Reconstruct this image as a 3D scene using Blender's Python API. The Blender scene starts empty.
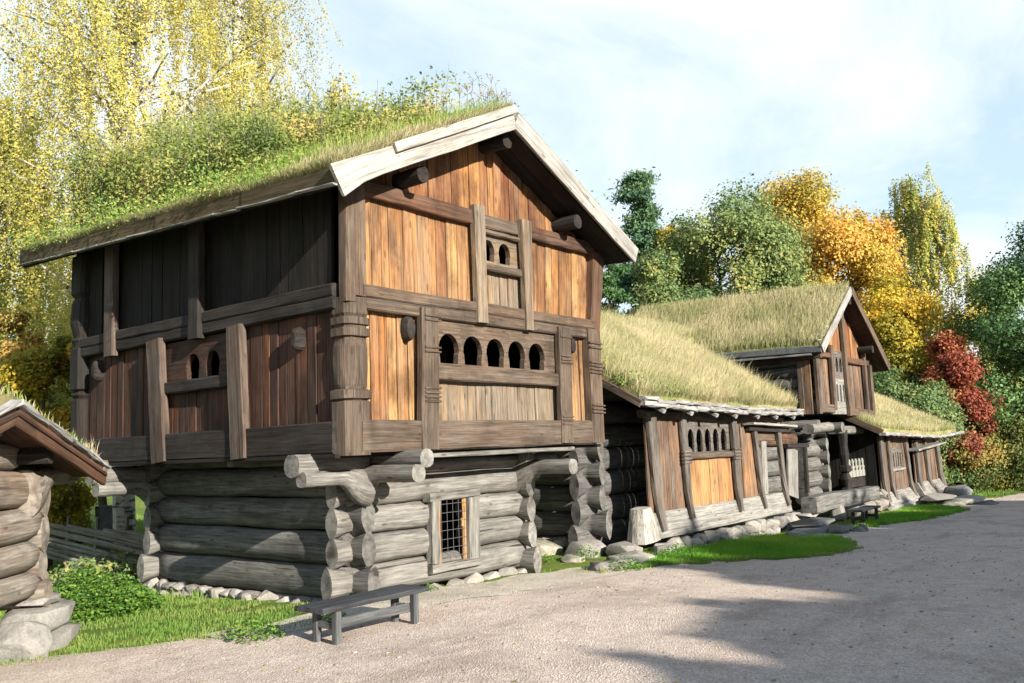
import bpy, bmesh, math, random
import numpy as np
from mathutils import Vector, Matrix, noise
random.seed(7)
V=Vector
sc=bpy.context.scene; COL=sc.collection

# ------------------------------------------------------------------ camera
F_PX=881.0
ROT=((0.62598858,-0.06921141,-0.77675484),(-0.77889702,-0.10425718,-0.61842531),(-0.03818018,0.99213921,-0.11917237))
RM=Matrix(ROT); CAM=V((-7.2896,-8.5,1.955))
cd=bpy.data.cameras.new('camera'); cam=bpy.data.objects.new('camera',cd); COL.objects.link(cam)
cd.sensor_width=36; cd.lens=F_PX/1024*36; cd.clip_start=.1; cd.clip_end=3000
cam.matrix_world=Matrix.Translation(CAM)@RM.to_4x4(); sc.camera=cam
FW=-V((RM[0][2],RM[1][2],0)).normalized(); RT=V((FW.y,-FW.x,0))

# ------------------------------------------------------------------ mesh builder
class MB:
    def __init__(s): s.v=[]; s.f=[]; s.g=[]; s.r=[]
    def add(s,vs,fs,gs,rnd):
        o=len(s.v); s.v+=vs; s.f+=[tuple(i+o for i in f) for f in fs]; s.g+=gs; s.r+=[rnd]*len(vs)
    def sweep(s,pts,profs,up=V((0,0,1)),rnd=None,jit=0.0,sm=False):
        """pts: path; profs: 2-D outline per path point (offset along side, offset along up)"""
        rnd=random.random() if rnd is None else rnd
        pts=[V(p) for p in pts]; n=len(profs[0]); vs=[];gs=[];fs=[]
        off=(random.uniform(0,40),random.uniform(0,40),random.uniform(0,40)); L=0
        for i,p in enumerate(pts):
            a=pts[max(i-1,0)]; b=pts[min(i+1,len(pts)-1)]
            d=(b-a).normalized(); side=d.cross(up)
            if side.length<1e-4: side=d.cross(V((0,1,0)))
            side.normalize(); u2=side.cross(d).normalized()
            if i: L+=(p-pts[i-1]).length
            for (x,y) in profs[i]:
                jx=jit*random.uniform(-1,1); jy=jit*random.uniform(-1,1)
                vs.append(tuple(p+side*(x+jx)+u2*(y+jy))); gs.append((x+off[0],y+off[1],L+off[2]))
        for i in range(len(pts)-1):
            for k in range(n):
                k2=(k+1)%n; fs.append((i*n+k,i*n+k2,(i+1)*n+k2,(i+1)*n+k))
        nv=len(vs); m=(len(pts)-1)*n
        for base in (0,m):
            for k in range(n):
                x,y=profs[0 if base==0 else -1][k]; vs.append(vs[base+k]); gs.append((x*.22+off[0],y*.22+off[1],L*(base>0)+off[2]))
        fs.append(tuple(nv+k for k in range(n-1,-1,-1))); fs.append(tuple(nv+n+k for k in range(n)))
        s.add(vs,fs,gs,rnd)
    def beam(s,p0,p1,w,h,up=V((0,0,1)),seg=4,ch=.012,jit=.004,w1=None,h1=None,rnd=None,bow=0.0):
        p0=V(p0);p1=V(p1); w1=w if w1 is None else w1; h1=h if h1 is None else h1
        pts=[];pr=[]
        bd=V((random.uniform(-1,1),random.uniform(-1,1),random.uniform(-1,1)))*bow
        for i in range(seg+1):
            t=i/seg; pts.append(p0.lerp(p1,t)+bd*math.sin(math.pi*t)); pr.append(rect(w+(w1-w)*t,h+(h1-h)*t,ch))
        s.sweep(pts,pr,up,rnd,jit)
    def log(s,p0,p1,a,b,n=14,seg=10,jit=.008,rnd=None,wob=.012,n0=0,n1=0,nose=.30):
        """hewn log, half thickness a, half height b; n0/n1 = length of the shaped log end beyond the notch"""
        p0=V(p0);p1=V(p1);d=(p1-p0).normalized(); Lt=(p1-p0).length
        ts=[]; 
        if n0: ts+=[-n0,-n0*.75,-n0*.35,-.04]
        ts+=[Lt*i/seg for i in range(seg+1)]
        if n1: ts+=[Lt+.04,Lt+n1*.35,Lt+n1*.75,Lt+n1]
        pts=[];pr=[]; sx=random.uniform(0,50)
        for t in ts:
            w=V((noise.noise((sx,t*.9,0)),noise.noise((sx,t*.9,7)),noise.noise((sx,t*.9,13))))*wob*2
            pts.append(p0+d*t+w)
            ka=1;kb=1;ex=2.7
            e=max(-t/n0 if n0 else 0,(t-Lt)/n1 if n1 else 0)
            if e>0:
                ka=.66-.06*e; kb=.58+.56*e; ex=2.0-.45*e
            k=1+.06*noise.noise((sx+9,t*.7,3))
            pr.append(oval(a*ka*k,b*kb*k,n,ex))
        s.sweep(pts,pr,V((0,0,1)) if abs(d.z)<.8 else V((0,1,0)),rnd,jit)
    def rock(s,c,size,seed=None,rough=.22,sub=5,rz=None,rnd=None,flat=2.8):
        seed=random.uniform(0,999) if seed is None else seed
        rz=random.uniform(0,6.28) if rz is None else rz
        rnd=random.random() if rnd is None else rnd
        c=V(c); rr=random.Random(seed); ca,sa=math.cos(rz),math.sin(rz); b=bmesh.new()
        for _ in range(int(20+sub*2)):
            q=V((rr.gauss(0,1),rr.gauss(0,1),rr.gauss(0,1))); l=(abs(q.x)**flat+abs(q.y)**flat+abs(q.z)**flat)**(1/flat); q=q/l*(1-rough*.55*rr.random())
            b.verts.new((q.x*size[0],q.y*size[1],q.z*size[2]))
        r_=bmesh.ops.convex_hull(b,input=list(b.verts)); dead=[g for g in r_['geom_interior']+r_['geom_unused'] if isinstance(g,bmesh.types.BMVert)]
        if dead: bmesh.ops.delete(b,geom=list(set(dead)),context='VERTS')
        bmesh.ops.dissolve_limit(b,angle_limit=.32,verts=list(b.verts),edges=list(b.edges))
        bmesh.ops.bevel(b,geom=list(b.edges),offset=min(size)*.13,segments=2,profile=.6,affect='EDGES',clamp_overlap=True)
        bmesh.ops.triangulate(b,faces=[f for f in b.faces if len(f.verts)>4])
        b.verts.index_update(); vs=[];gs=[]
        for v in b.verts:
            q=v.co; p=V((q.x*ca-q.y*sa,q.x*sa+q.y*ca,q.z)); vs.append(tuple(c+p)); gs.append((q.x+seed,q.y+seed*.3,q.z))
        fs=[tuple(v.index for v in f.verts) for f in b.faces]; b.free()
        s.add(vs,fs,gs,rnd)
    def grid(s,fn,nu,nv,rnd=.5):
        vs=[];gs=[];fs=[]
        for i in range(nu+1):
            for j in range(nv+1):
                p=fn(i/nu,j/nv); vs.append(tuple(p)); gs.append(tuple(p))
        for i in range(nu):
            for j in range(nv):
                a=i*(nv+1)+j; fs.append((a,a+nv+1,a+nv+2,a+1))
        s.add(vs,fs,gs,rnd)
    def slab(s,top,bot,nu,nv,rnd=.5):
        """closed slab between two surfaces of (u,v)"""
        vs=[];gs=[];fs=[]; N=(nu+1)*(nv+1)
        for fn in (top,bot):
            for i in range(nu+1):
                for j in range(nv+1):
                    p=fn(i/nu,j/nv); vs.append(tuple(p)); gs.append(tuple(p))
        ix=lambda i,j:i*(nv+1)+j
        for i in range(nu):
            for j in range(nv):
                q=(ix(i,j),ix(i+1,j),ix(i+1,j+1),ix(i,j+1)); fs.append(q); fs.append(tuple(N+k for k in q[::-1]))
        for i in range(nu):
            for j in (0,nv):
                q=(ix(i,j),ix(i+1,j),N+ix(i+1,j),N+ix(i,j)); fs.append(q if j else q[::-1])
        for j in range(nv):
            for i in (0,nu):
                q=(ix(i,j),ix(i,j+1),N+ix(i,j+1),N+ix(i,j)); fs.append(q[::-1] if i else q)
        s.add(vs,fs,gs,rnd)
    def cell(s,O,u,n,x0,x1,z0,z1,op,th,rnd=None):
        """board cell x0..x1, z0..z1 in plane (O,u,z) pierced by the opening polygon op [(x,z)]; th = thickness behind the face (-n)"""
        rnd=random.random() if rnd is None else rnd
        cx=sum(p[0] for p in op)/len(op); cz=sum(p[1] for p in op)/len(op)
        pts=sorted(op,key=lambda p:math.atan2(p[1]-cz,p[0]-cx)); ang=[math.atan2(p[1]-cz,p[0]-cx) for p in pts]
        R=[math.hypot(p[0]-cx,p[1]-cz) for p in pts]; m=len(pts)
        def rad(a):
            for k in range(m):
                a0=ang[k];a1=ang[(k+1)%m]+(2*math.pi if k==m-1 else 0); aa=a if a>=a0 else a+2*math.pi
                if a0<=aa<=a1:
                    # intersection with the chord
                    p=pts[k];q=pts[(k+1)%m];dx,dz=math.cos(a),math.sin(a); ex,ez=q[0]-p[0],q[1]-p[1]
                    den=dx*ez-dz*ex
                    if abs(den)<1e-9: return R[k]
                    return ((p[0]-cx)*ez-(p[1]-cz)*ex)/den
            return R[0]
        A=list(ang)+[math.atan2(z-cz,x-cx) for x in (x0,x1) for z in (z0,z1)]
        A=sorted(set(round(a,5) for a in A)); inn=[];out=[]
        for a in A:
            r=rad(a); inn.append((cx+r*math.cos(a),cz+r*math.sin(a)))
            dx,dz=math.cos(a),math.sin(a); t=1e9
            if dx>1e-9:t=min(t,(x1-cx)/dx)
            if dx<-1e-9:t=min(t,(x0-cx)/dx)
            if dz>1e-9:t=min(t,(z1-cz)/dz)
            if dz<-1e-9:t=min(t,(z0-cz)/dz)
            out.append((cx+t*dx,cz+t*dz))
        O=V(O);u=V(u);n=V(n); vs=[];gs=[];fs=[];M=len(A); off=(random.uniform(0,40),random.uniform(0,40))
        for dep in (0,-th):
            for ring in (inn,out):
                for (x,z) in ring: vs.append(tuple(O+u*x+V((0,0,z))+n*dep)); gs.append((z+off[0],dep+off[1],x))
        for k in range(M):
            k2=(k+1)%M
            fs+=[(k,M+k,M+k2,k2),(2*M+k2,3*M+k2,3*M+k,2*M+k),(k,k2,2*M+k2,2*M+k),(M+k2,M+k,3*M+k,3*M+k2)]
        s.add(vs,fs,gs,rnd)
    def build(s,name,mat,parent=None,smooth=False):
        me=bpy.data.meshes.new(name); me.from_pydata(s.v,[],s.f); me.update()
        a=me.attributes.new('gc','FLOAT_VECTOR','POINT'); a.data.foreach_set('vector',np.array(s.g,'f').ravel())
        a=me.attributes.new('rnd','FLOAT','POINT'); a.data.foreach_set('value',np.array(s.r,'f'))
        me.materials.append(mat)
        if smooth: me.polygons.foreach_set('use_smooth',[len(p.vertices)<=4 for p in me.polygons])
        return link(name,me,parent)
def link(name,me,parent):
    o=bpy.data.objects.new(name,me); COL.objects.link(o)
    if parent is not None:
        o.parent=parent; p=parent; off=V((0,0,0))
        while p is not None: off+=p.location; p=p.parent
        o.location=-off
    return o
def rect(w,h,c):
    a,b=w/2,h/2; c=min(c,a*.6,b*.6)
    return [(-a+c,-b),(a-c,-b),(a,-b+c),(a,b-c),(a-c,b),(-a+c,b),(-a,b-c),(-a,-b+c)]
def oval(a,b,n=12,e=2.0):
    o=[]
    for k in range(n):
        t=2*math.pi*(k+.5)/n; c,s_=math.cos(t),math.sin(t); l=(abs(c)**e+abs(s_)**e)**(-1/e); o.append((a*c*l,b*s_*l))
    return o
def thing(name,label,cat,loc=(0,0,0),group=None):
    o=bpy.data.objects.new(name,None); COL.objects.link(o); o.location=loc; o.empty_display_size=.3
    o['label']=label;o['category']=cat
    if group:o['group']=group
    return o
def tag(o,label=None,cat=None,group=None,kind=None):
    if label:o['label']=label
    if cat:o['category']=cat
    if group:o['group']=group
    if kind:o['kind']=kind
    return o
# ------------------------------------------------------------------ materials
def newmat(name):
    m=bpy.data.materials.new(name); m.use_nodes=True; nt=m.node_tree; nt.nodes.clear()
    out=nt.nodes.new('ShaderNodeOutputMaterial'); return m,nt,out
def N(nt,t,**k):
    n=nt.nodes.new(t)
    for a,b in k.items(): setattr(n,a,b)
    return n
def ramp(nt,fac,stops,interp='LINEAR'):
    r=N(nt,'ShaderNodeValToRGB'); r.color_ramp.interpolation=interp
    while len(r.color_ramp.elements)<len(stops): r.color_ramp.elements.new(.5)
    for e,(p,c) in zip(r.color_ramp.elements,stops): e.position=p; e.color=(c[0],c[1],c[2],1) if not isinstance(c,(int,float)) else (c,c,c,1)
    nt.links.new(fac,r.inputs[0]); return r.outputs[0]
def tex(nt,vec,scale,detail=5,rough=.6,stretch=None,off=0.0,dist=0.0):
    mp=N(nt,'ShaderNodeMapping'); nt.links.new(vec,mp.inputs[0])
    st=stretch or (1,1,1); mp.inputs['Scale'].default_value=st; mp.inputs['Location'].default_value=(off,off*.7,off*1.3)
    n=N(nt,'ShaderNodeTexNoise'); n.inputs['Scale'].default_value=scale; n.inputs['Detail'].default_value=detail; n.inputs['Roughness'].default_value=rough; n.inputs['Distortion'].default_value=dist
    nt.links.new(mp.outputs[0],n.inputs['Vector']); return n.outputs[0]
def mix(nt,fac,a,b,mode='MIX'):
    m=N(nt,'ShaderNodeMix',data_type='RGBA',blend_type=mode)
    for i,x in ((0,fac),(6,a),(7,b)):
        if isinstance(x,(int,float)): m.inputs[i].default_value=x
        elif isinstance(x,tuple): m.inputs[i].default_value=(*x,1)
        else: nt.links.new(x,m.inputs[i])
    return m.outputs[2]
def mth(nt,op,a,b=0.0):
    m=N(nt,'ShaderNodeMath',operation=op)
    for i,x in ((0,a),(1,b)):
        if isinstance(x,(int,float)): m.inputs[i].default_value=x
        else: nt.links.new(x,m.inputs[i])
    return m.outputs[0]
def finish(nt,out,col,rough=.8,bump=None,bs=.4,bd=.01,spec=.25):
    b=N(nt,'ShaderNodeBsdfPrincipled'); nt.links.new(col,b.inputs['Base Color']); b.inputs['Roughness'].default_value=rough; b.inputs['Specular IOR Level'].default_value=spec
    if bump is not None:
        bp=N(nt,'ShaderNodeBump'); bp.inputs['Strength'].default_value=bs; bp.inputs['Distance'].default_value=bd
        nt.links.new(bump,bp.inputs['Height']); nt.links.new(bp.outputs[0],b.inputs['Normal'])
    nt.links.new(b.outputs[0],out.inputs[0])
def attr(nt,name,o):
    a=N(nt,'ShaderNodeAttribute',attribute_name=name); return a.outputs[o]
def wood(name,base,weather,wamt=.5,dark=(.03,.02,.015),damt=.5,grain=24,rough=.82,bump=.5,crk=.8):
    """base: ramp over the piece's own random value; weather: grey bloom colour; dark: stain colour"""
    m,nt,out=newmat(name); g=attr(nt,'gc','Vector'); r=attr(nt,'rnd','Fac')
    c=ramp(nt,r,base)
    fine=tex(nt,g,1,8,.72,(grain*2.6,grain*2.6,2.2)); mid=tex(nt,g,1,5,.7,(grain*.85,grain*.85,.6),off=5)
    low=tex(nt,g,1,4,.6,(5,5,.9),off=11,dist=.4); blot=tex(nt,g,1,5,.65,(2.2,2.2,1.1),off=23)
    gray=mix(nt,fine,tuple(x*.7 for x in weather),tuple(min(1,x*1.25) for x in weather))
    wf=ramp(nt,low,[(.5-.28*wamt-.05,0.0),(.72-.22*wamt,1.0)] if wamt<1 else [(.1,.8),(.3,1.0)])
    c=mix(nt,mth(nt,'MULTIPLY',wf,min(1,wamt*1.5)),c,gray)
    df=ramp(nt,blot,[(.50,0.0),(.72,1.0)]); c=mix(nt,mth(nt,'MULTIPLY',df,damt),c,dark)
    tcw=N(nt,'ShaderNodeTexCoord').outputs['Object']; pn=tex(nt,tcw,1.1,5,.6,(1,1,.55),31.0,.6); pn2=tex(nt,tcw,.8,4,.6,(1,1,.8),57.0,.4)
    c=mix(nt,mth(nt,'MULTIPLY',ramp(nt,pn,[(.48,0.0),(.66,1.0)]),.62*min(1,damt+.25)),c,tuple(.5*x+.5*y*.35 for x,y in zip(dark,base[0][1])))
    c=mix(nt,mth(nt,'MULTIPLY',ramp(nt,pn2,[(.52,0.0),(.68,1.0)]),.5*wamt),c,gray)
    gf=ramp(nt,fine,[(.32,.32),(.60,1.18)]); gm=ramp(nt,mid,[(.32,.38),(.55,1.12)])
    c=mix(nt,.75,c,gf,'MULTIPLY'); c=mix(nt,.78,c,gm,'MULTIPLY')
    crack=tex(nt,g,1,3,.5,(grain*.9,grain*.9,.35),off=41); cf=ramp(nt,crack,[(.28,1.0),(.335,0.0)])
    c=mix(nt,mth(nt,'MULTIPLY',cf,crk),c,(.012,.009,.007))
    vor=N(nt,'ShaderNodeTexVoronoi'); mp=N(nt,'ShaderNodeMapping'); mp.inputs['Scale'].default_value=(7,7,2.4); nt.links.new(g,mp.inputs[0]); nt.links.new(mp.outputs[0],vor.inputs['Vector']); vor.inputs['Scale'].default_value=1
    kf=ramp(nt,vor.outputs['Distance'],[(.10,1.0),(.17,0.0)]); c=mix(nt,mth(nt,'MULTIPLY',kf,.55),c,(.03,.015,.008))
    h=mth(nt,'SUBTRACT',mth(nt,'ADD',fine,mth(nt,'MULTIPLY',mid,1.4)),mth(nt,'MULTIPLY',cf,1.5))
    finish(nt,out,c,rough,h,bump,.012,.2); return m
M={}
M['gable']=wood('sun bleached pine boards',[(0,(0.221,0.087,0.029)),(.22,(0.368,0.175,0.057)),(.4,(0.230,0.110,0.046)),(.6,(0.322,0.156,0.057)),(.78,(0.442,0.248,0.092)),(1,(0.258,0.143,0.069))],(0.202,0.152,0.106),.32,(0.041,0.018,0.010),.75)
M['gable2']=wood('red brown gable boards',[(0,(.17,.062,.025)),(.3,(.32,.135,.045)),(.5,(.16,.072,.034)),(.75,(.42,.20,.068)),(1,(.20,.09,.04))],(.14,.10,.075),.32,(.032,.014,.009),.8)
M['tan']=wood('weathered tan boards',[(0,(0.205,0.131,0.075)),(.5,(0.246,0.171,0.102)),(.8,(0.253,0.150,0.068)),(1,(0.171,0.127,0.089))],(0.171,0.144,0.113),.55,(0.041,0.027,0.019),.45)
M['beam']=wood('dark brown beams',[(0,(0.078,0.052,0.035)),(.5,(0.109,0.075,0.052)),(1,(0.129,0.081,0.050))],(0.118,0.092,0.071),.5,(0.020,0.013,0.009),.6)
M['sidelog']=wood('grey logs with shade',[(0,(0.091,0.086,0.077)),(.5,(0.123,0.117,0.107)),(1,(0.109,0.096,0.082))],(0.154,0.149,0.137),.55,(0.028,0.024,0.020),.5,14)  # silver grey log colour, darkened to carry the side walls' shade
M['redbeam']=wood('red brown beams',[(0,(0.122,0.052,0.027)),(1,(0.153,0.073,0.037))],(0.092,0.067,0.052),.45,(0.025,0.014,0.010),.6)
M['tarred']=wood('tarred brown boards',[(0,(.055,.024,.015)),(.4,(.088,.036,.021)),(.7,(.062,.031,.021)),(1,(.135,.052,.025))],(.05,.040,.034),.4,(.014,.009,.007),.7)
M['black']=wood('dark boards with shade',[(0,(0.008,0.007,0.005)),(.6,(0.014,0.011,0.009)),(1,(0.023,0.016,0.012))],(0.023,0.020,0.020),.35,(0.004,0.004,0.003),.5)  # dark boards, darkened further to stand for eave and recess shade
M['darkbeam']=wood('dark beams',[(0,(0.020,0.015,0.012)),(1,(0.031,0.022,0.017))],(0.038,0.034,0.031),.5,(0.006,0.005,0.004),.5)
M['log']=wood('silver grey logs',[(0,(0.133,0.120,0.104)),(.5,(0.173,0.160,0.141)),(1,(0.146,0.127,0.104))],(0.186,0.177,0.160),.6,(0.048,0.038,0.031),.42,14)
M['darklog']=wood('grey logs with deep shade',[(0,(0.064,0.060,0.056)),(.5,(0.096,0.092,0.084)),(1,(0.104,0.096,0.084))],(0.104,0.100,0.096),.6,(0.024,0.020,0.018),.5,14)  # log grey lowered further, shade of recessed walls put into the colour
M['hutlog']=wood('light grey brown logs',[(0,(0.197,0.156,0.121)),(.5,(0.240,0.197,0.156)),(1,(0.197,0.131,0.091))],(0.225,0.205,0.175),.55,(0.072,0.040,0.025),.5,14)
M['light']=wood('bleached boards',[(0,(0.323,0.297,0.254)),(1,(0.385,0.349,0.299))],(0.354,0.330,0.297),.6,(0.169,0.138,0.107),.35,crk=.3)
M['greysill']=wood('pale grey timber',[(0,(0.192,0.179,0.160)),(1,(0.243,0.227,0.198))],(0.230,0.218,0.198),.6,(0.096,0.080,0.064),.4,crk=.3)
M['barge']=wood('grey bargeboard',[(0,(0.276,0.253,0.221)),(1,(0.331,0.304,0.267))],(0.285,0.276,0.258),.6,(0.110,0.083,0.064),.4)
M['plank2']=wood('orange brown gallery boards',[(0,(.13,.070,.042)),(.4,(.24,.115,.052)),(.7,(.34,.165,.065)),(1,(.13,.095,.070))],(.125,.105,.088),.55,(.035,.022,.016),.6)
M['orange']=wood('bright orange boards',[(0,(0.340,0.170,0.064)),(.5,(0.391,0.212,0.085)),(1,(0.306,0.145,0.060))],(0.255,0.178,0.111),.2,(0.085,0.043,0.021),.35)
M['bench']=wood('dark grey bench wood',[(0,(.035,.036,.040)),(1,(.048,.049,.054))],(.055,.057,.062),.5,(.03,.03,.03),.4)
M['benchleg']=wood('grey bench legs',[(0,(0.088,0.091,0.094)),(1,(0.110,0.113,0.113))],(0.110,0.113,0.113),.5,(0.033,0.033,0.033),.4)
M['eave']=wood('mossy brown eave boards',[(0,(.055,.038,.018)),(1,(.095,.065,.028))],(.08,.068,.04),.4,(.05,.035,.018),.5)
M['bark']=wood('birch bark strip',[(0,(0.260,0.247,0.228)),(1,(0.338,0.326,0.306))],(0.273,0.260,0.247),.5,(0.091,0.078,0.065),.5,crk=.3)
M['fence']=wood('weathered fence poles',[(0,(.13,.115,.085)),(1,(.20,.18,.14))],(.19,.18,.15),.5,(.06,.055,.035),.4)
M['trunk']=wood('tree bark',[(0,(.07,.052,.04)),(1,(.10,.075,.055))],(.12,.105,.09),.4,(.03,.022,.018),.5,8)
def birchbark():
    m,nt,out=newmat('birch trunk'); g=attr(nt,'gc','Vector'); n=tex(nt,g,1,4,.6,(3,3,9)); c=ramp(nt,n,[(.40,(.05,.045,.04)),(.52,(.42,.40,.37))]); finish(nt,out,c,.7,n,.3); return m
M['birch']=birchbark()
def stone(name,cols,sc_=4,moss=0.0):
    m,nt,out=newmat(name); tc=N(nt,'ShaderNodeTexCoord'); g=tc.outputs['Object']; r=attr(nt,'rnd','Fac')
    c=ramp(nt,r,cols); a=tex(nt,g,sc_,8,.7); b=tex(nt,g,sc_*9,6,.7,off=4); l=tex(nt,g,sc_*.8,5,.65,off=9)
    c=mix(nt,.8,c,ramp(nt,a,[(.3,.55),(.7,1.3)]),'MULTIPLY'); c=mix(nt,.6,c,ramp(nt,b,[(.3,.6),(.65,1.2)]),'MULTIPLY')
    c=mix(nt,mth(nt,'MULTIPLY',ramp(nt,l,[(.55,0.0),(.68,1.0)]),.55),c,(.10,.085,.055))
    if moss: c=mix(nt,mth(nt,'MULTIPLY',ramp(nt,tex(nt,g,sc_*1.5,5,.6,off=17),[(.5,0.0),(.62,1.0)]),moss),c,(.07,.10,.03))
    finish(nt,out,c,.9,mth(nt,'ADD',a,mth(nt,'MULTIPLY',b,.5)),.7,.03,.2); return m
M['stone']=stone('granite',[(0,(0.204,0.184,0.160)),(.5,(0.272,0.252,0.225)),(1,(0.313,0.286,0.245))],4)
M['pale']=stone('pale granite',[(0,(0.209,0.195,0.176)),(1,(0.262,0.247,0.223))],4)
M['slate']=stone('slate',[(0,(0.115,0.119,0.122)),(1,(0.180,0.180,0.176))],4,.25)
M['mossy']=stone('mossy granite',[(0,(.24,.22,.175)),(1,(.36,.33,.27))],4,.4)
def leafmat(name,stops,tr=.35,rough=.6):
    m,nt,out=newmat(name); r=attr(nt,'rnd','Fac'); c=ramp(nt,r,stops)
    d=N(nt,'ShaderNodeBsdfPrincipled'); d.inputs['Roughness'].default_value=rough; d.inputs['Specular IOR Level'].default_value=.25
    t=N(nt,'ShaderNodeBsdfTranslucent'); x=N(nt,'ShaderNodeMixShader'); x.inputs[0].default_value=tr
    nt.links.new(c,d.inputs['Base Color']); nt.links.new(c,t.inputs['Color']); nt.links.new(d.outputs[0],x.inputs[1]); nt.links.new(t.outputs[0],x.inputs[2]); nt.links.new(x.outputs[0],out.inputs[0]); return m
M['l_birch']=leafmat('yellow birch leaves',[(0,(0.205,0.251,0.070)),(.3,(0.391,0.381,0.102)),(.65,(0.595,0.493,0.121)),(1,(0.688,0.539,0.149))],.45)
M['l_birch2']=leafmat('yellow green birch leaves',[(0,(0.098,0.166,0.039)),(.4,(0.254,0.293,0.069)),(.75,(0.488,0.410,0.088)),(1,(0.702,0.507,0.098))],.35)
M['l_green']=leafmat('green leaves',[(0,(.07,.13,.05)),(.4,(.13,.20,.07)),(.75,(.22,.27,.09)),(1,(.36,.31,.09))])
M['l_maple']=leafmat('orange maple leaves',[(0,(.28,.26,.05)),(.3,(.50,.39,.07)),(.65,(.63,.40,.08)),(1,(.60,.27,.075))],.4)
M['l_yellow']=leafmat('yellow green leaves',[(0,(0.139,0.155,0.031)),(.4,(0.373,0.310,0.039)),(.8,(0.621,0.435,0.047)),(1,(0.652,0.310,0.054))],.4)
M['l_red']=leafmat('red leaves',[(0,(.15,.06,.035)),(.5,(.31,.07,.04)),(.85,(.42,.16,.06)),(1,(.40,.25,.07))],.3)
M['l_mixed']=leafmat('autumn mixed leaves',[(0,(.05,.085,.025)),(.45,(.13,.15,.04)),(.8,(.27,.24,.055)),(1,(.42,.21,.06))])
M['l_dark']=leafmat('dark green leaves',[(0,(0.034,0.084,0.034)),(.5,(0.084,0.169,0.057)),(1,(0.169,0.267,0.084))],.25)
M['l_pine']=leafmat('pine needles',[(0,(0.032,0.080,0.042)),(.5,(0.080,0.154,0.074)),(1,(0.146,0.227,0.094))],.15)
M['l_orange']=leafmat('orange shrub leaves',[(0,(.22,.19,.06)),(.5,(.44,.30,.08)),(1,(.54,.34,.10))],.4)
M['l_weed']=leafmat('fresh green weeds',[(0,(0.044,0.106,0.018)),(.5,(0.088,0.188,0.027)),(1,(0.175,0.275,0.037))],.35)
M['l_bramble']=leafmat('bramble leaves',[(0,(.10,.15,.035)),(.4,(.20,.25,.055)),(.75,(.36,.34,.09)),(1,(.50,.38,.14))],.4)
M['l_roofweed']=leafmat('roof weeds',[(0,(.09,.17,.03)),(.5,(.17,.27,.05)),(.8,(.30,.32,.08)),(1,(.42,.34,.12))],.35)
def grassmat(name,low,high):
    m,nt,out=newmat(name); r=attr(nt,'rnd','Fac'); g=N(nt,'ShaderNodeSeparateXYZ'); nt.links.new(attr(nt,'gc','Vector'),g.inputs[0])
    c=mix(nt,g.outputs[2],ramp(nt,r,low),ramp(nt,r,high))
    d=N(nt,'ShaderNodeBsdfDiffuse'); t=N(nt,'ShaderNodeBsdfTranslucent'); x=N(nt,'ShaderNodeMixShader'); x.inputs[0].default_value=.35
    nt.links.new(c,d.inputs[0]); nt.links.new(c,t.inputs[0]); nt.links.new(d.outputs[0],x.inputs[1]); nt.links.new(t.outputs[0],x.inputs[2]); nt.links.new(x.outputs[0],out.inputs[0]); return m
M['g_dry']=grassmat('long dry roof grass',[(0,(.20,.22,.085)),(.5,(.28,.265,.12)),(1,(.42,.35,.19))],[(0,(.33,.33,.15)),(.45,(.52,.46,.26)),(1,(.68,.58,.38))])
M['g_roof']=grassmat('roof grass',[(0,(0.093,0.202,0.031)),(.6,(0.155,0.264,0.046)),(1,(0.403,0.310,0.139))],[(0,(0.171,0.326,0.046)),(.6,(0.310,0.403,0.078)),(1,(0.682,0.558,0.295))])
M['g_lawn']=grassmat('lawn grass',[(0,(.07,.16,.03)),(.6,(.12,.20,.045)),(1,(.25,.23,.09))],[(0,(.14,.27,.045)),(.6,(.23,.34,.07)),(1,(.42,.38,.15))])
M['g_deep']=grassmat('deep green grass',[(0,(0.064,0.184,0.026)),(1,(0.130,0.258,0.037))],[(0,(0.110,0.314,0.034)),(.85,(0.203,0.405,0.046)),(1,(0.442,0.442,0.110))])
def sodmat():
    m,nt,out=newmat('sod'); tc=N(nt,'ShaderNodeTexCoord'); g=tc.outputs['Object']; a=tex(nt,g,1.2,5,.6); b=tex(nt,g,14,5,.7,off=3)
    c=ramp(nt,a,[(.35,(.12,.16,.045)),(.5,(.23,.21,.09)),(.66,(.32,.26,.14))]); c=mix(nt,.8,c,ramp(nt,b,[(.3,.5),(.7,1.2)]),'MULTIPLY'); finish(nt,out,c,.95,b,.8,.05,.1); return m
M['sod']=sodmat()
def groundmat():
    m,nt,out=newmat('meadow ground'); tc=N(nt,'ShaderNodeTexCoord'); g=tc.outputs['Object']; a=tex(nt,g,.25,6,.6); b=tex(nt,g,9,6,.75,off=3); d=tex(nt,g,1.3,5,.6,off=8)
    c=ramp(nt,a,[(.35,(.08,.15,.025)),(.55,(.14,.19,.035)),(.7,(.22,.21,.065))]); c=mix(nt,.7,c,ramp(nt,b,[(.3,.5),(.7,1.25)]),'MULTIPLY'); c=mix(nt,mth(nt,'MULTIPLY',ramp(nt,d,[(.55,0.0),(.7,1.0)]),.4),c,(.16,.13,.07)); finish(nt,out,c,.95,b,.7,.05,.1); return m
M['ground']=groundmat()
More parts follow.
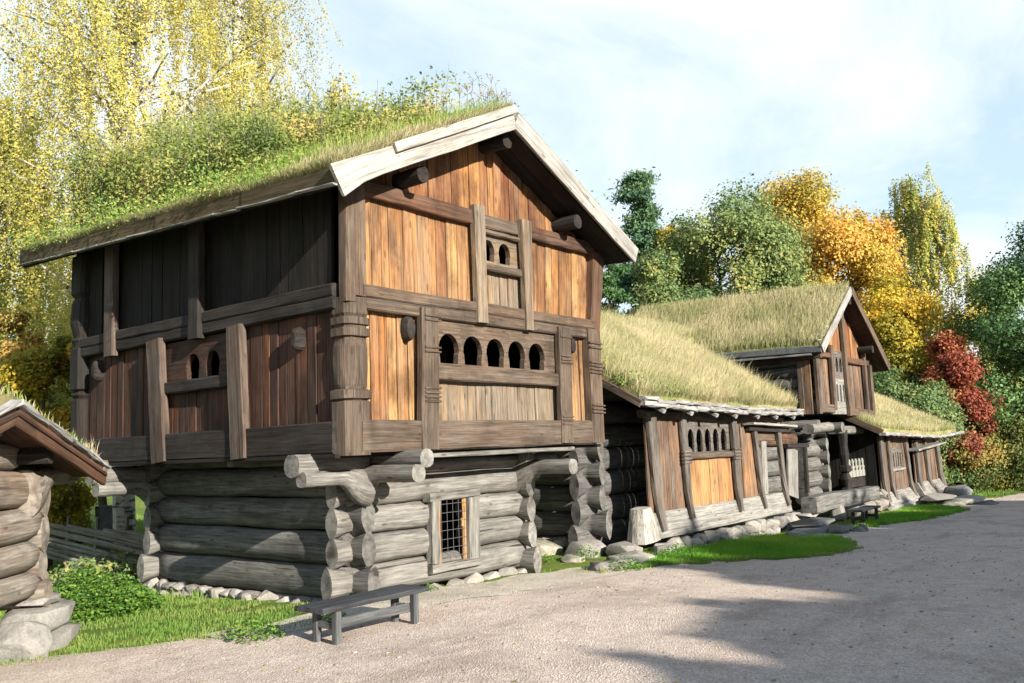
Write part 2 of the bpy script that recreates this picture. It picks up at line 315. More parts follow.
def gravelmat(name,c0,c1,c2):
    m,nt,out=newmat(name); tc=N(nt,'ShaderNodeTexCoord'); g=tc.outputs['Object']
    a=tex(nt,g,.55,6,.65,(.6,1.3,1),0.0,.6); b=tex(nt,g,45,4,.8,off=3); d=tex(nt,g,4,6,.7,off=8)
    v=N(nt,'ShaderNodeTexVoronoi'); v.inputs['Scale'].default_value=55; nt.links.new(g,v.inputs['Vector'])
    c=ramp(nt,a,[(.36,tuple(x*.88 for x in c0)),(.48,c1),(.56,tuple(min(1,x*1.06) for x in c1)),(.66,c2)]); c=mix(nt,.75,c,ramp(nt,d,[(.25,.72),(.75,1.2)]),'MULTIPLY')
    sp=N(nt,'ShaderNodeSeparateColor'); nt.links.new(v.outputs['Color'],sp.inputs[0]); c=mix(nt,.8,c,ramp(nt,sp.outputs[0],[(0,.68),(.5,.98),(.85,1.06),(1,1.4)]),'MULTIPLY')
    c=mix(nt,.40,c,ramp(nt,b,[(.3,.6),(.7,1.25)]),'MULTIPLY')
    # scattered fallen leaves and twigs
    vl=N(nt,'ShaderNodeTexVoronoi'); vl.inputs['Scale'].default_value=3.2; nt.links.new(g,vl.inputs['Vector'])
    lf=ramp(nt,vl.outputs['Distance'],[(.055,1.0),(.075,0.0)]); c=mix(nt,mth(nt,'MULTIPLY',lf,.55),c,(.24,.13,.06))
    h=mth(nt,'ADD',mth(nt,'MULTIPLY',v.outputs['Distance'],1.2),mth(nt,'ADD',b,mth(nt,'MULTIPLY',d,1.5)))
    finish(nt,out,c,.92,h,.75,.02,.2); return m
M['gravel']=gravelmat('gravel',(.46,.365,.30),(.51,.42,.35),(.48,.375,.305))
M['path']=gravelmat('trodden sand',(.42,.365,.29),(.50,.445,.36),(.45,.385,.30))
def metal(name,c,r=.5,me=.9):
    m,nt,out=newmat(name); b=N(nt,'ShaderNodeBsdfPrincipled'); b.inputs['Base Color'].default_value=(*c,1); b.inputs['Roughness'].default_value=r; b.inputs['Metallic'].default_value=me; nt.links.new(b.outputs[0],out.inputs[0]); return m
M['iron']=metal('rusty iron bars',(.10,.10,.10),.8,0)
M['void']=metal('dark interior shade',(.006,.005,.005),.9,0)  # near black, interior shade put into the colour
M['plaster']=metal('old whitewashed wood',(.20,.195,.165),.9,0)
M['tarpost']=wood('dark brown posts',[(0,(.085,.050,.035)),(1,(.115,.070,.050))],(.10,.085,.072),.5,(.02,.014,.010),.5)
M['greybeam']=wood('grey gallery posts',[(0,(0.099,0.077,0.061)),(1,(0.144,0.113,0.090))],(0.135,0.122,0.108),.55,(0.027,0.022,0.018),.5)
SUN_E=5.0; SKY_S=.050; EXPO=1.36; CLOUD=(8.6,9.0,9.1); SKYTINT=(1.6,2.0,2.2); SKYBLUE=(5.8,7.2,8.0)
SHADE=[(-5.0, -30, 9.7, 2.6), (-2.9, -29.8, 9.9, 2.5), (-1.2, -30.2, 9.8, 2.3), (1.3, -30.4, 11.1, 3.0), (4.3, -29.6, 11.3, 3.0), (7.3, -30.0, 11.0, 3.0), (10.3, -30.4, 11.2, 3.0), (13.3, -29.6, 11.1, 3.0), (16.3, -30.0, 11.3, 3.0), (19.3, -30.4, 11.0, 3.0), (22.3, -29.6, 11.2, 3.0), (-4.2, -33.5, 11.0, 2.5), (-2.2, -33.5, 11.0, 2.5), (1.8, -33.6, 12.4, 3.0), (4.9, -33.6, 12.3, 3.0), (8.0, -33.6, 12.5, 3.0), (11.100000000000001, -33.6, 12.4, 3.0), (14.200000000000001, -33.6, 12.3, 3.0), (17.3, -33.6, 12.5, 3.0), (20.400000000000002, -33.6, 12.4, 3.0), (-4.4, -27, 8.75, 2.4), (-2.2, -27, 8.75, 2.4), (0.0, -27, 8.75, 2.4), (2.2, -27, 8.75, 2.4), (4.4, -27, 8.75, 2.4)]
# ------------------------------------------------------------------ terrain
def gz(x,y):
    z=-.026*max(0.0,min(x,36.0)-1.5)-.05*max(0.0,min(y,7.0)-.6)*max(0.0,min(1.0,(2.0-x)/1.5))
    return z
def gzn(x,y): return gz(x,y)+.03*noise.noise((x*.5,y*.5,0))+.012*noise.noise((x*2.1,y*2.1,4))
def at(px,depth,py=0):
    """ground point under a picture column at a given distance (used once, to place distant trees)"""
    d=RM@V(((px-512),-(447.3-.0385*(px-512)-341.5),-F_PX)); k=depth/F_PX
    return V((CAM.x+d.x*k,CAM.y+d.y*k,0))
def hor(px): return 447.3-.0385*(px-512)

def nums(a,b,n): return [a+(b-a)*i/n for i in range(n+1)]
mb=MB()
xs=[-400,-200,-120,-70]+nums(-40,70,110)+[90,130,200,400,900]; ys=[-400,-200,-120,-70]+nums(-40,80,120)+[110,160,260,500,900]
def gfn(u,v):
    i=round(u*(len(xs)-1)); j=round(v*(len(ys)-1)); x,y=xs[i],ys[j]; z=gzn(x,y)-.02
    if y>25: z+=.06*(y-25)*(1 if y<90 else 0)+(3.9 if y>=90 else 0)
    return (x,y,z)
mb.grid(gfn,len(xs)-1,len(ys)-1); g=mb.build('ground',M['ground'],None,True); tag(g,kind='structure')

# the gravel yard: irregular outline in front of the houses
def yard_edge(x):
    """y of the far edge of the gravel, walking along the houses"""
    K=[(-30,2.6),(-9,2.6),(-4.2,1.7),(-2.8,1.2),(-1.9,.55),(-1.2,.2),(0,.45),(2,.5),(4.2,.1),(5.2,-.3),(6.5,-1.0),(8,-2.2),(9.5,-2.65),(11,-2.1),(12.5,-1.2),(15,-1.0),(16.5,-1.4),(19,-1.9),(22,-1.9),(26,-.9),(30,-.6),(33,-1),(60,-3)]
    for (a,b),(c,d) in zip(K,K[1:]):
        if a<=x<=c: return b+(d-b)*(x-a)/(c-a)
    return -3
mb=MB(); nx=900
def yfn(u,v):
    x=-30+86*u; e=yard_edge(x)+.24*noise.noise((x*1.4,0,2))+.13*noise.noise((x*4.3,0,5))+.07*noise.noise((x*11,0,8)); y=e+(-45-e)*(v**1.8); return (x,y,gzn(x,y)+.004)
mb.grid(yfn,nx,60); g=mb.build('gravel_yard',M['gravel'],None,True); tag(g,kind='structure')
mb=MB()
def pfn(u,v):
    x=-1.6+9.2*u; yc=.15-.10*x+.18*noise.noise((x,3,1)); w=(.62+.25*noise.noise((x*1.7,1,1)))*(.35+.65*math.sin(math.pi*min(1,max(0,u))))
    y=yc+w*(2*v-1); return (x,y,gzn(x,y)+.010)
mb.grid(pfn,90,12); g=mb.build('trodden_path',M['path'],None,True); tag(g,kind='structure')

# ------------------------------------------------------------------ grass blades
def blades(P,h,w,lean,rng,name,mat,parent=None,spread=.5,curl=.5):
    """P (n,3) roots; h,w arrays; lean (3,) common wind direction"""
    n=len(P); a=rng.uniform(0,2*np.pi,n); sd=np.stack([np.cos(a),np.sin(a),np.zeros(n)],1)
    b=rng.uniform(0,2*np.pi,n); L=np.asarray(lean)[None,:]+np.stack([np.cos(b),np.sin(b),np.zeros(n)],1)*spread*rng.uniform(0,1,n)[:,None]
    h=h[:,None]; w=w[:,None]; up=np.array([[0,0,1.]])
    mid=P+up*h*.55+L*h*.25; tip=P+up*h*(1-.35*np.minimum(1,np.linalg.norm(L,axis=1))[:,None])+L*h*(.5+.35*curl)
    vs=np.stack([P-sd*w,P+sd*w,mid+sd*w*.7,mid-sd*w*.7,tip],1).reshape(-1,3)
    base=(np.arange(n)*5)[:,None]
    quads=(base+np.array([[0,1,2,3]])); tris=(base+np.array([[3,2,4]]))
    me=bpy.data.meshes.new(name); me.vertices.add(n*5); me.vertices.foreach_set('co',vs.astype('f').ravel())
    loops=np.concatenate([quads,tris],1).ravel(); me.loops.add(len(loops)); me.loops.foreach_set('vertex_index',loops.astype('i'))
    me.polygons.add(2*n); st=np.stack([np.arange(n)*7,np.arange(n)*7+4],1).ravel(); me.polygons.foreach_set('loop_start',st.astype('i'))
    me.update(calc_edges=True)
    r=rng.uniform(0,1,n); lowf=np.array([noise.noise((p[0]*.8,p[1]*.8,p[2]*.8)) for p in P]); r=np.clip(r*.6+.2+lowf*.55,0,1)
    at_=me.attributes.new('rnd','FLOAT','POINT'); at_.data.foreach_set('value',np.repeat(r,5).astype('f'))
    gc=np.zeros((n,5,3)); gc[:,2:4,2]=.55; gc[:,4,2]=1; at_=me.attributes.new('gc','FLOAT_VECTOR','POINT'); at_.data.foreach_set('vector',gc.astype('f').ravel())
    me.materials.append(mat); o=link(name,me,parent); o['kind']='stuff'; return o
def leaves(P,size,rng,name,mat,parent=None,rnd=None,flat=0.0,aspect=.6,droop=0.0,rw=.25,out=None,ow=1.0):
    P=np.asarray(P); n=len(P); size=np.broadcast_to(size,(n,))*rng.uniform(.6,1.35,n)
    a=rng.normal(size=(n,3)); a[:,2]-=droop; a/=np.linalg.norm(a,axis=1)[:,None]
    b=rng.normal(size=(n,3)); b-=a*(a*b).sum(1)[:,None]; b/=np.linalg.norm(b,axis=1)[:,None]
    if out is not None:
        o_=np.asarray(out,float); o_=o_/(np.linalg.norm(o_,axis=1)[:,None]+1e-9); nn=o_*ow+rng.normal(size=(n,3))*.55; nn/=np.linalg.norm(nn,axis=1)[:,None]
        a=a-nn*(a*nn).sum(1)[:,None]; a/=np.linalg.norm(a,axis=1)[:,None]+1e-9; b=np.cross(nn,a)
    elif flat: a[:,2]*=1-flat; b[:,2]*=1-flat
    s=size[:,None]; vs=np.stack([P-a*s*.5,P+b*s*.5*aspect-a*s*.05,P+a*s*.5,P-b*s*.5*aspect-a*s*.05],1).reshape(-1,3)
    me=bpy.data.meshes.new(name); me.vertices.add(n*4); me.vertices.foreach_set('co',vs.astype('f').ravel())
    me.loops.add(n*4); me.loops.foreach_set('vertex_index',np.arange(n*4,dtype='i')); me.polygons.add(n); me.polygons.foreach_set('loop_start',(np.arange(n)*4).astype('i')); me.update(calc_edges=True)
    r=rng.uniform(0,1,n) if rnd is None else np.clip(rnd+rng.uniform(-rw,rw,n),0,1)
    t=me.attributes.new('rnd','FLOAT','POINT'); t.data.foreach_set('value',np.repeat(r,4).astype('f'))
    me.materials.append(mat); return link(name,me,parent)
RNG=np.random.default_rng(11)

# ------------------------------------------------------------------ timber wall helpers
def boards(mb,O,u,n,a,b,z0,z1,wmin=.14,wmax=.26,th=.05,gap=.010,jd=.016,seg=3,lean=0.0,top=None,jit=.003):
    """upright boards between u=a..b in the plane (O,u), outward normal n; top(x) = upper end"""
    O=V(O);u=V(u);n=V(n);x=a
    while x<b-1e-3:
        w=random.uniform(wmin,wmax)
        if b-(x+w)<wmin*.7: w=b-x
        d=random.uniform(-jd,jd); c=x+w/2; zt=z1 if top is None else top(c)
        if zt>z0+.03:
            if top is None: mb.beam(O+u*(c)+n*d+V((0,0,z0)),O+u*(c+lean*(zt-z0))+n*d+V((0,0,zt)),w-gap,th,n,seg,.008,jit)
            else:
                # board with a slanting upper end
                t0,t1=top(x+gap/2),top(x+w-gap/2); h0=max(t0,z0+.01);h1=max(t1,z0+.01)
                A=O+n*d; q=[A+u*(x+gap/2)+V((0,0,z0)),A+u*(x+w-gap/2)+V((0,0,z0)),A+u*(x+w-gap/2)+V((0,0,h1)),A+u*(x+gap/2)+V((0,0,h0))]
                vs=[tuple(p+n*th/2) for p in q]+[tuple(p-n*th/2) for p in q]; off=(random.uniform(0,40),random.uniform(0,40))
                gs=[(p.dot(u)+off[0],off[1],p.z) for p in q]*2
                mb.add(vs,[(0,1,2,3),(7,6,5,4),(0,4,5,1),(1,5,6,2),(2,6,7,3),(3,7,4,0)],gs,random.random())
        x+=w
def hbeam(mb,O,u,n,a,b,zc,h,th,out=0.0,seg=8,jit=.006,ch=.02,z1=None):
    O=V(O);u=V(u);n=V(n)
    mb.beam(O+u*a+n*out+V((0,0,zc)),O+u*b+n*out+V((0,0,zc if z1 is None else z1)),th,h,V((0,0,1)),seg,ch,jit)
def post(mb,O,u,n,x0,x1,z0,z1,w,th,out=0.0,w1=None,jit=.005,seg=6):
    O=V(O);u=V(u);n=V(n); mb.beam(O+u*x0+n*out+V((0,0,z0)),O+u*x1+n*out+V((0,0,z1)),w,th,n,seg,.015,jit,w1=w1)
def arch(cx,z0,z1,w,n=12,neck=True):
    """rounded opening with a nicked impost, as in old galleries"""
    hw=w/2; zs=z0+(z1-z0)*.40; o=[(cx-hw*.86,z0),(cx+hw*.86,z0),(cx+hw*.92,zs-.03),(cx+hw*1.0,zs)]
    for k in range(n+1):
        t=math.pi*k/n; o.append((cx+hw*1.0*math.cos(t),zs+.01+(z1-zs-.01)*math.sin(t)**.9 if 0<k<n else zs+.01))
    o+=[(cx-hw*.92,zs-.03)]
    return o
def slot(cx,z0,z1,w,n=8):
    hw=w/2; return [(cx-hw,z0),(cx+hw,z0)]+[(cx+hw*math.cos(math.pi*k/n),z1-hw+hw*math.sin(math.pi*k/n)) for k in range(n+1)]
def arcade(mb,O,u,n,a,b,z0,z1,cents,oz0,oz1,w,th,fn=arch):
    edges=[a]+[(p+q)/2 for p,q in zip(cents,cents[1:])]+[b]; r=random.random()
    for c,x0,x1 in zip(cents,edges,edges[1:]): mb.cell(O,u,n,x0,x1,z0,z1,fn(c,oz0,oz1,w),th,r+random.uniform(-.1,.1))
def carved(mb,base,prof,up=V((0,1,0))):
    """post of varying square section; prof = [(z,wx,wy,round)]"""
    r=random.random(); pts=[V(base)+V((0,0,z)) for z,*_ in prof]; mb.sweep(pts,[oval(wx/2,wy/2,16,rd) for z,wx,wy,rd in prof],up,r,.004)
def logwall(mb,A,B,z0,hs,rad,e0=.34,e1=.34,gaps=(),first=1.25,n=14):
    """stacked logs A->B (xy), heights hs; gaps=[(s0,s1,zlo,zhi)] doorway"""
    A=V((A[0],A[1],0));B=V((B[0],B[1],0));L=(B-A).length;d=(B-A)/L;z=z0
    for k,h in enumerate(hs):
        zc=z+h/2; f=first if k==0 else 1.0; segs=[(0,L,e0*f,e1*f)]
        for (s0,s1,zl,zh) in gaps:
            if z+h*.75>zl and z+h*.3<zh: segs=[(0,s0,e0*f,.0),(s1,L,0,e1*f)]
        for (p,q,n0,n1) in segs:
            mb.log(A+d*p+V((0,0,zc)),A+d*q+V((0,0,zc)),rad*random.uniform(.95,1.05),h/2*.995,n,12,.006,None,.012,n0,n1)
        z+=h
def bracket(mb,p,d,L,r0=.17,r1=.12,bend=.12):
    """log end carried out to bear the storey above, hollowed on its under side"""
    p=V(p);d=V(d).normalized(); pts=[];pr=[]
    for i in range(11):
        t=i/10; k=min(1,t/.45); k=k*k*(3-2*k); hh=(r0*1.5)*(1-k)+r1*k; w=r0*(1-k)+r1*1.05*k
        top=r0; pts.append(p+d*(L*t)+V((0,0,top-hh))); pr.append(oval(w,hh,14,2.6))
    mb.sweep(pts,pr,V((0,0,1)),None,.006)
def roofslab(mb,top,bot,nu,nv): mb.slab(top,bot,nu,nv)

# ------------------------------------------------------------------ storehouse (the two-storey loft in front)
XU=V((1,0,0));YU=V((0,1,0));FN=V((0,-1,0));SN=V((-1,0,0))
T=thing('storehouse','large two storey log storehouse with overhanging plank upper floor and shrubs on its turf roof','storehouse',(2.8,3.5,0))
W1,D1=5.70,7.05
# ground storey
def lw(name,A,B,z0,hs,**k):
    mat=k.pop('mat','log'); mb=MB(); logwall(mb,A,B,z0,hs,.205,**k); return mb.build(name,M[mat],T,True)
fh=[.42,.40,.39,.40,.22]; sh=[.22,.42,.40,.39,.38]
lw('log_wall',(.80,.86),(4.38,.86),.02,fh,gaps=[(1.36,2.32,.36,1.24)])
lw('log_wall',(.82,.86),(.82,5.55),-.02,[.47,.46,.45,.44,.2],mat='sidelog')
mb=MB(); mb.beam((.95,3.2,.05),(.95,3.2,1.85),4.3,.06,SN,1,0,0); mb.build('dark_backing',M['void'],T)  # unseen black slab added behind the logs to stop light leaking through
lw('log_wall',(4.38,.86),(4.38,5.55),-.12,[.44,.42,.40,.40,.38])
lw('log_wall',(.80,5.55),(4.38,5.55),.0,[.42,.40,.39,.40,.36])
# stepped log ends that carry the upper floor
mb=MB()
for (p,d,L,a,b) in (((.8,.62,1.80),(-1,0,0),1.15,.17,.145),((.8,.50,1.58),(-1,.0,0),1.10,.17,.10),
                    ((.80,.86,1.60),(0,-1,0),1.32,.19,.115),((.98,.86,1.86),(0,-1,0),1.30,.12,.12),
                    ((4.38,.86,1.55),(0,-1,0),1.22,.19,.12),((.8,5.75,1.72),(-1,0,0),1.20,.17,.14),((.8,5.65,1.47),(-1,0,0),1.15,.17,.11),
                    ((4.38,5.55,1.6),(1,0,0),1.2,.17,.12),((4.38,.86,1.66),(1,0,0),1.1,.17,.12)):
    mb2=MB(); bracket(mb2,p,d,L,a,b); mb2.build('bracket',M['log'],T,True)
mb=MB(); mb.beam((.15,2.7,1.90),(.9,2.7,1.90),.16,.14,V((0,0,1)),4); mb.build('floor_joist',M['log'],T)
mb=MB(); mb.beam((1.25,-.10,1.885),(4.75,-.10,1.90),.10,.06,V((0,0,1)),8); mb.build('floor_edge',M['log'],T)
mb=MB()
for i in range(14):
    x=.08+i*.427; mb.beam((x,.05,1.93),(x,D1-.05,1.93),.415,.05,V((0,0,1)),3,.004,.001)
mb.build('floor',M['black'],T)
mb=MB(); mb.beam((2.6,1.32,.05),(2.6,1.32,1.9),3.3,.05,FN,1,0,0); mb.build('dark_backing',M['void'],T)  # added black slab that keeps the doorway dark
# doorway
dz0,dz1=.30,1.22
D=MB(); D.beam((2.16,.64,dz0+.02),(2.20,.64,dz1),.17,.14,FN,5,.01,.004); D.beam((3.00,.64,dz0),(3.02,.64,dz1),.24,.16,FN,5,.01,.004); D.beam((2.05,.64,dz1+.05),(3.18,.66,dz1+.07),.16,.12,V((0,0,1)),6); D.beam((2.06,.66,dz0-.05),(3.14,.66,dz0-.05),.20,.12,V((0,0,1)),5)
door=D.build('door_frame',M['log'],T)
D=MB()
for i in range(5): D.sweep([(2.275+i*.125+.03,.60,dz0+.02),(2.275+i*.125+.04,.60,dz1-.01)],[oval(.003,.003,6)]*2,FN)
for i in range(7): D.sweep([(2.25,.605,dz0+.09+i*.128),(2.89,.605,dz0+.09+i*.128)],[oval(.003,.003,6)]*2)
D.build('grille',M['iron'],door)
D=MB(); D.beam((2.86,.66,dz0),(2.87,.66,dz1),.07,.05,FN,4); D.beam((2.80,.63,.80),(2.80,.63,.92),.05,.04,FN,2); D.build('door_jamb',M['orange'],T)
D=MB(); D.beam((2.245,.62,dz0),(2.245,.62,dz1),.05,.10,FN,4); D.build('door_jamb',M['orange'],T)
# upper storey, front
def wall(mat,*a,par=None,**k):
    mb=MB(); boards(mb,*a,**k); return mb.build('plank_wall',M[mat],par or T)
wall('gable',(0,.05,0),XU,FN,.30,1.50,2.34,3.80,.10,.19); wall('gable',(0,.05,0),XU,FN,4.60,5.46,2.34,3.80,.14,.2)
mb=MB(); boards(mb,(0,.05,0),XU,FN,1.50,4.60,2.34,2.94,.10,.26); mb.build('plank_wall',M['tan'],T)
wall('gable',(0,.05,0),XU,FN,.27,2.60,4.08,5.32,.12,.27); wall('gable',(0,.05,0),XU,FN,3.74,5.76,4.08,5.32,.13,.26,lean=.06)
mb=MB(); boards(mb,(0,.05,0),XU,FN,2.60,3.74,4.08,4.64,.12,.2); mb.build('plank_wall',M['tan'],T)
ridge_x,rz,sl=2.86,6.72,.468
def under(x,y): return rz-sl*abs(x-ridge_x)+.045*(y+.6)
mb=MB(); boards(mb,(0,.04,0),XU,FN,-.10,5.86,5.48,7,.12,.24,top=lambda x:under(x,0)-.02); mb.build('gable_wall',M['gable2'],T)
mb=MB(); hbeam(mb,(0,0,0),XU,FN,.16,5.45,2.165,.40,.20,.03,10,.008); mb.build('sill_beam',M['beam'],T)
mb=MB(); hbeam(mb,(0,0,0),XU,FN,.22,5.50,3.865,.165,.16,.02); mb.build('rail',M['beam'],T)
mb=MB(); hbeam(mb,(0,0,0),XU,FN,.24,5.58,4.03,.165,.16,.03); mb.build('rail',M['beam'],T)
mb=MB(); hbeam(mb,(0,0,0),XU,FN,.22,2.52,5.40,.22,.16,.02); mb.build('rail',M['redbeam'],T)
mb=MB(); hbeam(mb,(0,0,0),XU,FN,3.78,5.72,5.41,.22,.16,.02); mb.build('rail',M['redbeam'],T)
mb=MB(); hbeam(mb,(0,0,0),XU,FN,2.66,3.58,5.41,.21,.14,-.02); mb.build('rail',M['beam'],T)
# galleries with rounded openings
mb=MB(); arcade(mb,(0,-.03,0),XU,FN,1.50,4.60,3.13,3.785,[1.90+.5175*i for i in range(5)],3.17,3.60,.425,.09); wn=mb.build('window',M['beam'],T)
mb=MB(); hbeam(mb,(0,0,0),XU,FN,1.56,4.52,3.02,.20,.15,.04); mb.build('window_sill',M['beam'],wn)
mb=MB(); arcade(mb,(0,.0,0),XU,FN,2.60,3.74,4.75,5.31,[2.89,3.28],4.80,5.13,.29,.09); wn=mb.build('window',M['tan'],T)
mb=MB(); hbeam(mb,(0,0,0),XU,FN,2.66,3.66,4.685,.11,.14,.03); mb.build('window_sill',M['beam'],wn)
mb=MB(); hbeam(mb,(0,0,0),XU,FN,2.66,3.66,5.235,.07,.12,.03); mb.build('window_head',M['beam'],wn)
# posts
mb=MB(); post(mb,(0,0,0),XU,FN,1.36,1.42,1.97,3.90,.33,.12,.10)
for z in (2.62,2.68,2.74,2.80,3.30,3.36,3.74,3.80): mb.beam((1.24+.03*(z-2),-.165,z),(1.55+.03*(z-2),-.165,z),.03,.028,V((0,0,1)),2,.006,.003)
mb.build('post',M['beam'],T)
mb=MB(); post(mb,(0,0,0),XU,FN,4.57,4.62,1.99,3.90,.32,.12,.10)
for z in (2.30,2.36,2.42,3.30,3.36,3.42,3.74): mb.beam((4.42+.03*(z-2),-.165,z),(4.73+.03*(z-2),-.165,z),.03,.028,V((0,0,1)),2,.006,.003)
mb.build('post',M['beam'],T)
mb=MB(); post(mb,(0,0,0),XU,FN,2.55,2.54,3.80,5.58,.22,.12,.10,w1=.24); mb.build('post',M['tan'],T)
mb=MB(); post(mb,(0,0,0),XU,FN,3.68,3.70,3.78,5.56,.16,.12,.10,w1=.25); mb.build('post',M['tan'],T)
mb=MB(); carved(mb,(.15,.06,0),[(1.93,.42,.36,8),(2.60,.43,.37,8),(2.62,.36,.30,5),(2.64,.46,.40,6),(2.74,.46,.40,6),(2.76,.36,.30,4),(2.82,.40,.34,3),(3.05,.42,.36,3),(3.30,.41,.36,3),(3.42,.34,.28,5),(3.43,.44,.38,6),(3.53,.44,.38,6),(3.54,.37,.31,6),(3.57,.37,.31,6),(3.58,.43,.38,6),(3.67,.43,.38,6),(3.68,.36,.3,6),(3.72,.40,.35,6),(3.93,.38,.33,7)],V((0,1,0))); mb.build('corner_post',M['beam'],T)
mb=MB(); post(mb,(0,0,0),XU,FN,.03,.04,3.86,5.36,.16,.16,.04); post(mb,(0,0,0),XU,FN,.21,.22,3.95,5.42,.19,.17,.02); mb.build('corner_post',M['beam'],T)
mb=MB(); post(mb,(0,0,0),XU,FN,5.50,5.52,1.98,3.94,.36,.16,.07)
for z in (2.50,2.56,2.62,3.18,3.24,3.30,3.36,3.62,3.70): mb.beam((5.33,-.165,z),(5.70,-.165,z-.01),.03,.03,V((0,0,1)),2,.006,.003)
mb.build('corner_post',M['beam'],T)
mb=MB(); post(mb,(0,0,0),XU,FN,5.62,5.86,3.95,5.34,.28,.18,.02,w1=.34); mb.build('corner_post',M['redbeam'],T)
# round tenon ends standing out of the walls
def knob(x,y,z,d,s=1.0):
    mb=MB(); d=V(d); p=V((x,y,z)); mb.sweep([p,p+d*.10,p+d*.17,p+d*.19],[oval(.085*s,.17*s,12,2.4),oval(.085*s,.17*s,12,2.4),oval(.075*s,.15*s,12,2.4),oval(.05*s,.11*s,12,2.2)],V((0,0,1)),None,.005); mb.build('beam_end',M['darkbeam'],T)
knob(1.07,.05,3.60,FN); knob(4.90,.05,3.62,FN,.8); knob(.05,.86,3.48,SN,.9); knob(.05,6.25,3.52,SN)
for (x,z,r) in ((1.02,5.66,.115),(4.70,5.66,.115),(2.88,6.60,.11)):
    mb=MB(); mb.log((x,.4,z),(x,-.46,z),r,r,12,5,.005); mb.build('purlin_end',M['darkbeam'],T)
# upper storey, side facing the meadow
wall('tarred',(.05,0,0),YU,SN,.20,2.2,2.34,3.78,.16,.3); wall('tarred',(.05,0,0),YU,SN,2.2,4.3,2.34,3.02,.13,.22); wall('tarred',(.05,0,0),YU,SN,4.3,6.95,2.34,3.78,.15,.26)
mb=MB(); boards(mb,(.05,0,0),YU,SN,.25,7.2,4.08,5.6,.17,.32,top=lambda y:under(0,y)-.02); mb.build('plank_wall',M['black'],T)  # upper boards near black, eave shade put into their colour
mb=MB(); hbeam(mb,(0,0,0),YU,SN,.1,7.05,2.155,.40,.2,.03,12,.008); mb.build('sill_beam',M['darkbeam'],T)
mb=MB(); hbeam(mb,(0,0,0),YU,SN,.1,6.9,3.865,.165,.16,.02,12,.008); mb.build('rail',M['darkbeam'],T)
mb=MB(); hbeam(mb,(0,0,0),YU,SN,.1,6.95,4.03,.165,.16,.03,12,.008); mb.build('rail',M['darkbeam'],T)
mb=MB(); arcade(mb,(-.02,0,0),YU,SN,2.2,4.3,3.12,3.75,[2.88,3.40],3.14,3.53,.36,.09); wn=mb.build('window',M['tarred'],T)
mb=MB(); hbeam(mb,(0,0,0),YU,SN,2.38,4.1,3.05,.18,.14,.04); mb.build('window_sill',M['darkbeam'],wn)
for (y0,y1,z0,z1,w,mt) in ((4.12,4.30,1.93,3.82,.38,'tarpost'),(2.06,2.17,1.94,3.80,.34,'tarpost'),(3.17,3.17,3.72,5.5,.28,'darkbeam'),(5.70,5.72,3.70,5.6,.28,'tarpost')):
    mb=MB(); post(mb,(0,0,0),YU,SN,y0,y1,z0,z1,w,.12,.11); mb.build('post',M[mt],T)
mb=MB(); carved(mb,(.05,6.95,0),[(1.95,.34,.36,8),(3.05,.34,.36,8),(3.08,.26,.28,5),(3.14,.34,.38,5),(3.2,.26,.3,5),(3.24,.36,.42,8),(3.95,.36,.42,8),(3.98,.28,.34,5),(4.1,.36,.42,5),(4.14,.3,.36,4),(4.4,.40,.46,4),(4.75,.36,.46,4),(4.85,.28,.38,4),(4.92,.38,.46,5),(5.05,.36,.46,7),(5.6,.34,.5,8)]); mb.build('corner_post',M['darkbeam'],T)
# the two faces turned away
wall('tarred',(W1-.03,0,0),YU,-SN,.1,7.0,2.0,5.55,.18,.32); wall('tarred',(0,D1-.05,0),XU,-FN,.1,5.7,2.0,5.55,.18,.32); wall('tarred',(0,D1-.04,0),XU,-FN,-.1,5.86,5.50,7,.18,.32,top=lambda x:under(x,7)-.02)
mb=MB(); mb.beam((W1-.14,3.5,2.0),(W1-.14,3.5,5.5),6.9,.06,-SN,1,.0,0); mb.build('dark_backing',M['void'],T)  # unseen black slabs added inside the far walls to keep the interior dark
mb=MB(); mb.beam((2.8,D1-.15,2.0),(2.8,D1-.15,5.5),5.4,.06,-FN,1,0,0); mb.build('dark_backing',M['void'],T)
# roof
EL,ER,Y0,Y1=-.60,6.20,-.60,8.05
def rtop(side):
    e=EL if side<0 else ER
    def f(u,v):
        x=e+(ridge_x-e)*u; y=Y0+.03+(Y1-Y0-.05)*v; return (x,y,under(x,y)+.25+(.05+.16*min(1,4*u*(1-u))*(y>0))*noise.noise((x*1.0,y*1.0,3))+.03*noise.noise((x*4,y*4,3)))
    def b(u,v):
        x=e+(ridge_x-e)*u; y=Y0+.03+(Y1-Y0-.05)*v; return (x,y,under(x,y)+.035)
    return f,b
mb=MB()
for s in (-1,1):
    f,b=rtop(s)
    if s>0: mb.slab(lambda u,v,f=f:f(u,1-v),lambda u,v,b=b:b(u,1-v),26,60)
    else: mb.slab(f,b,26,60)
rf=mb.build('roof',M['sod'],T,False)
mb=MB(); y=Y0+.04
while y<Y1-.05:
    w=random.uniform(.2,.34); w=min(w,Y1-y)
    for e in (EL+.03,ER-.03): mb.beam((e,y+w/2,under(e,y+w/2)+.012),(ridge_x,y+w/2,under(ridge_x,y+w/2)+.012),w-.01,.035,V((0,0,1)),2,.004,.002)
    y+=w
mb.build('roof_boards',M['black'],rf)
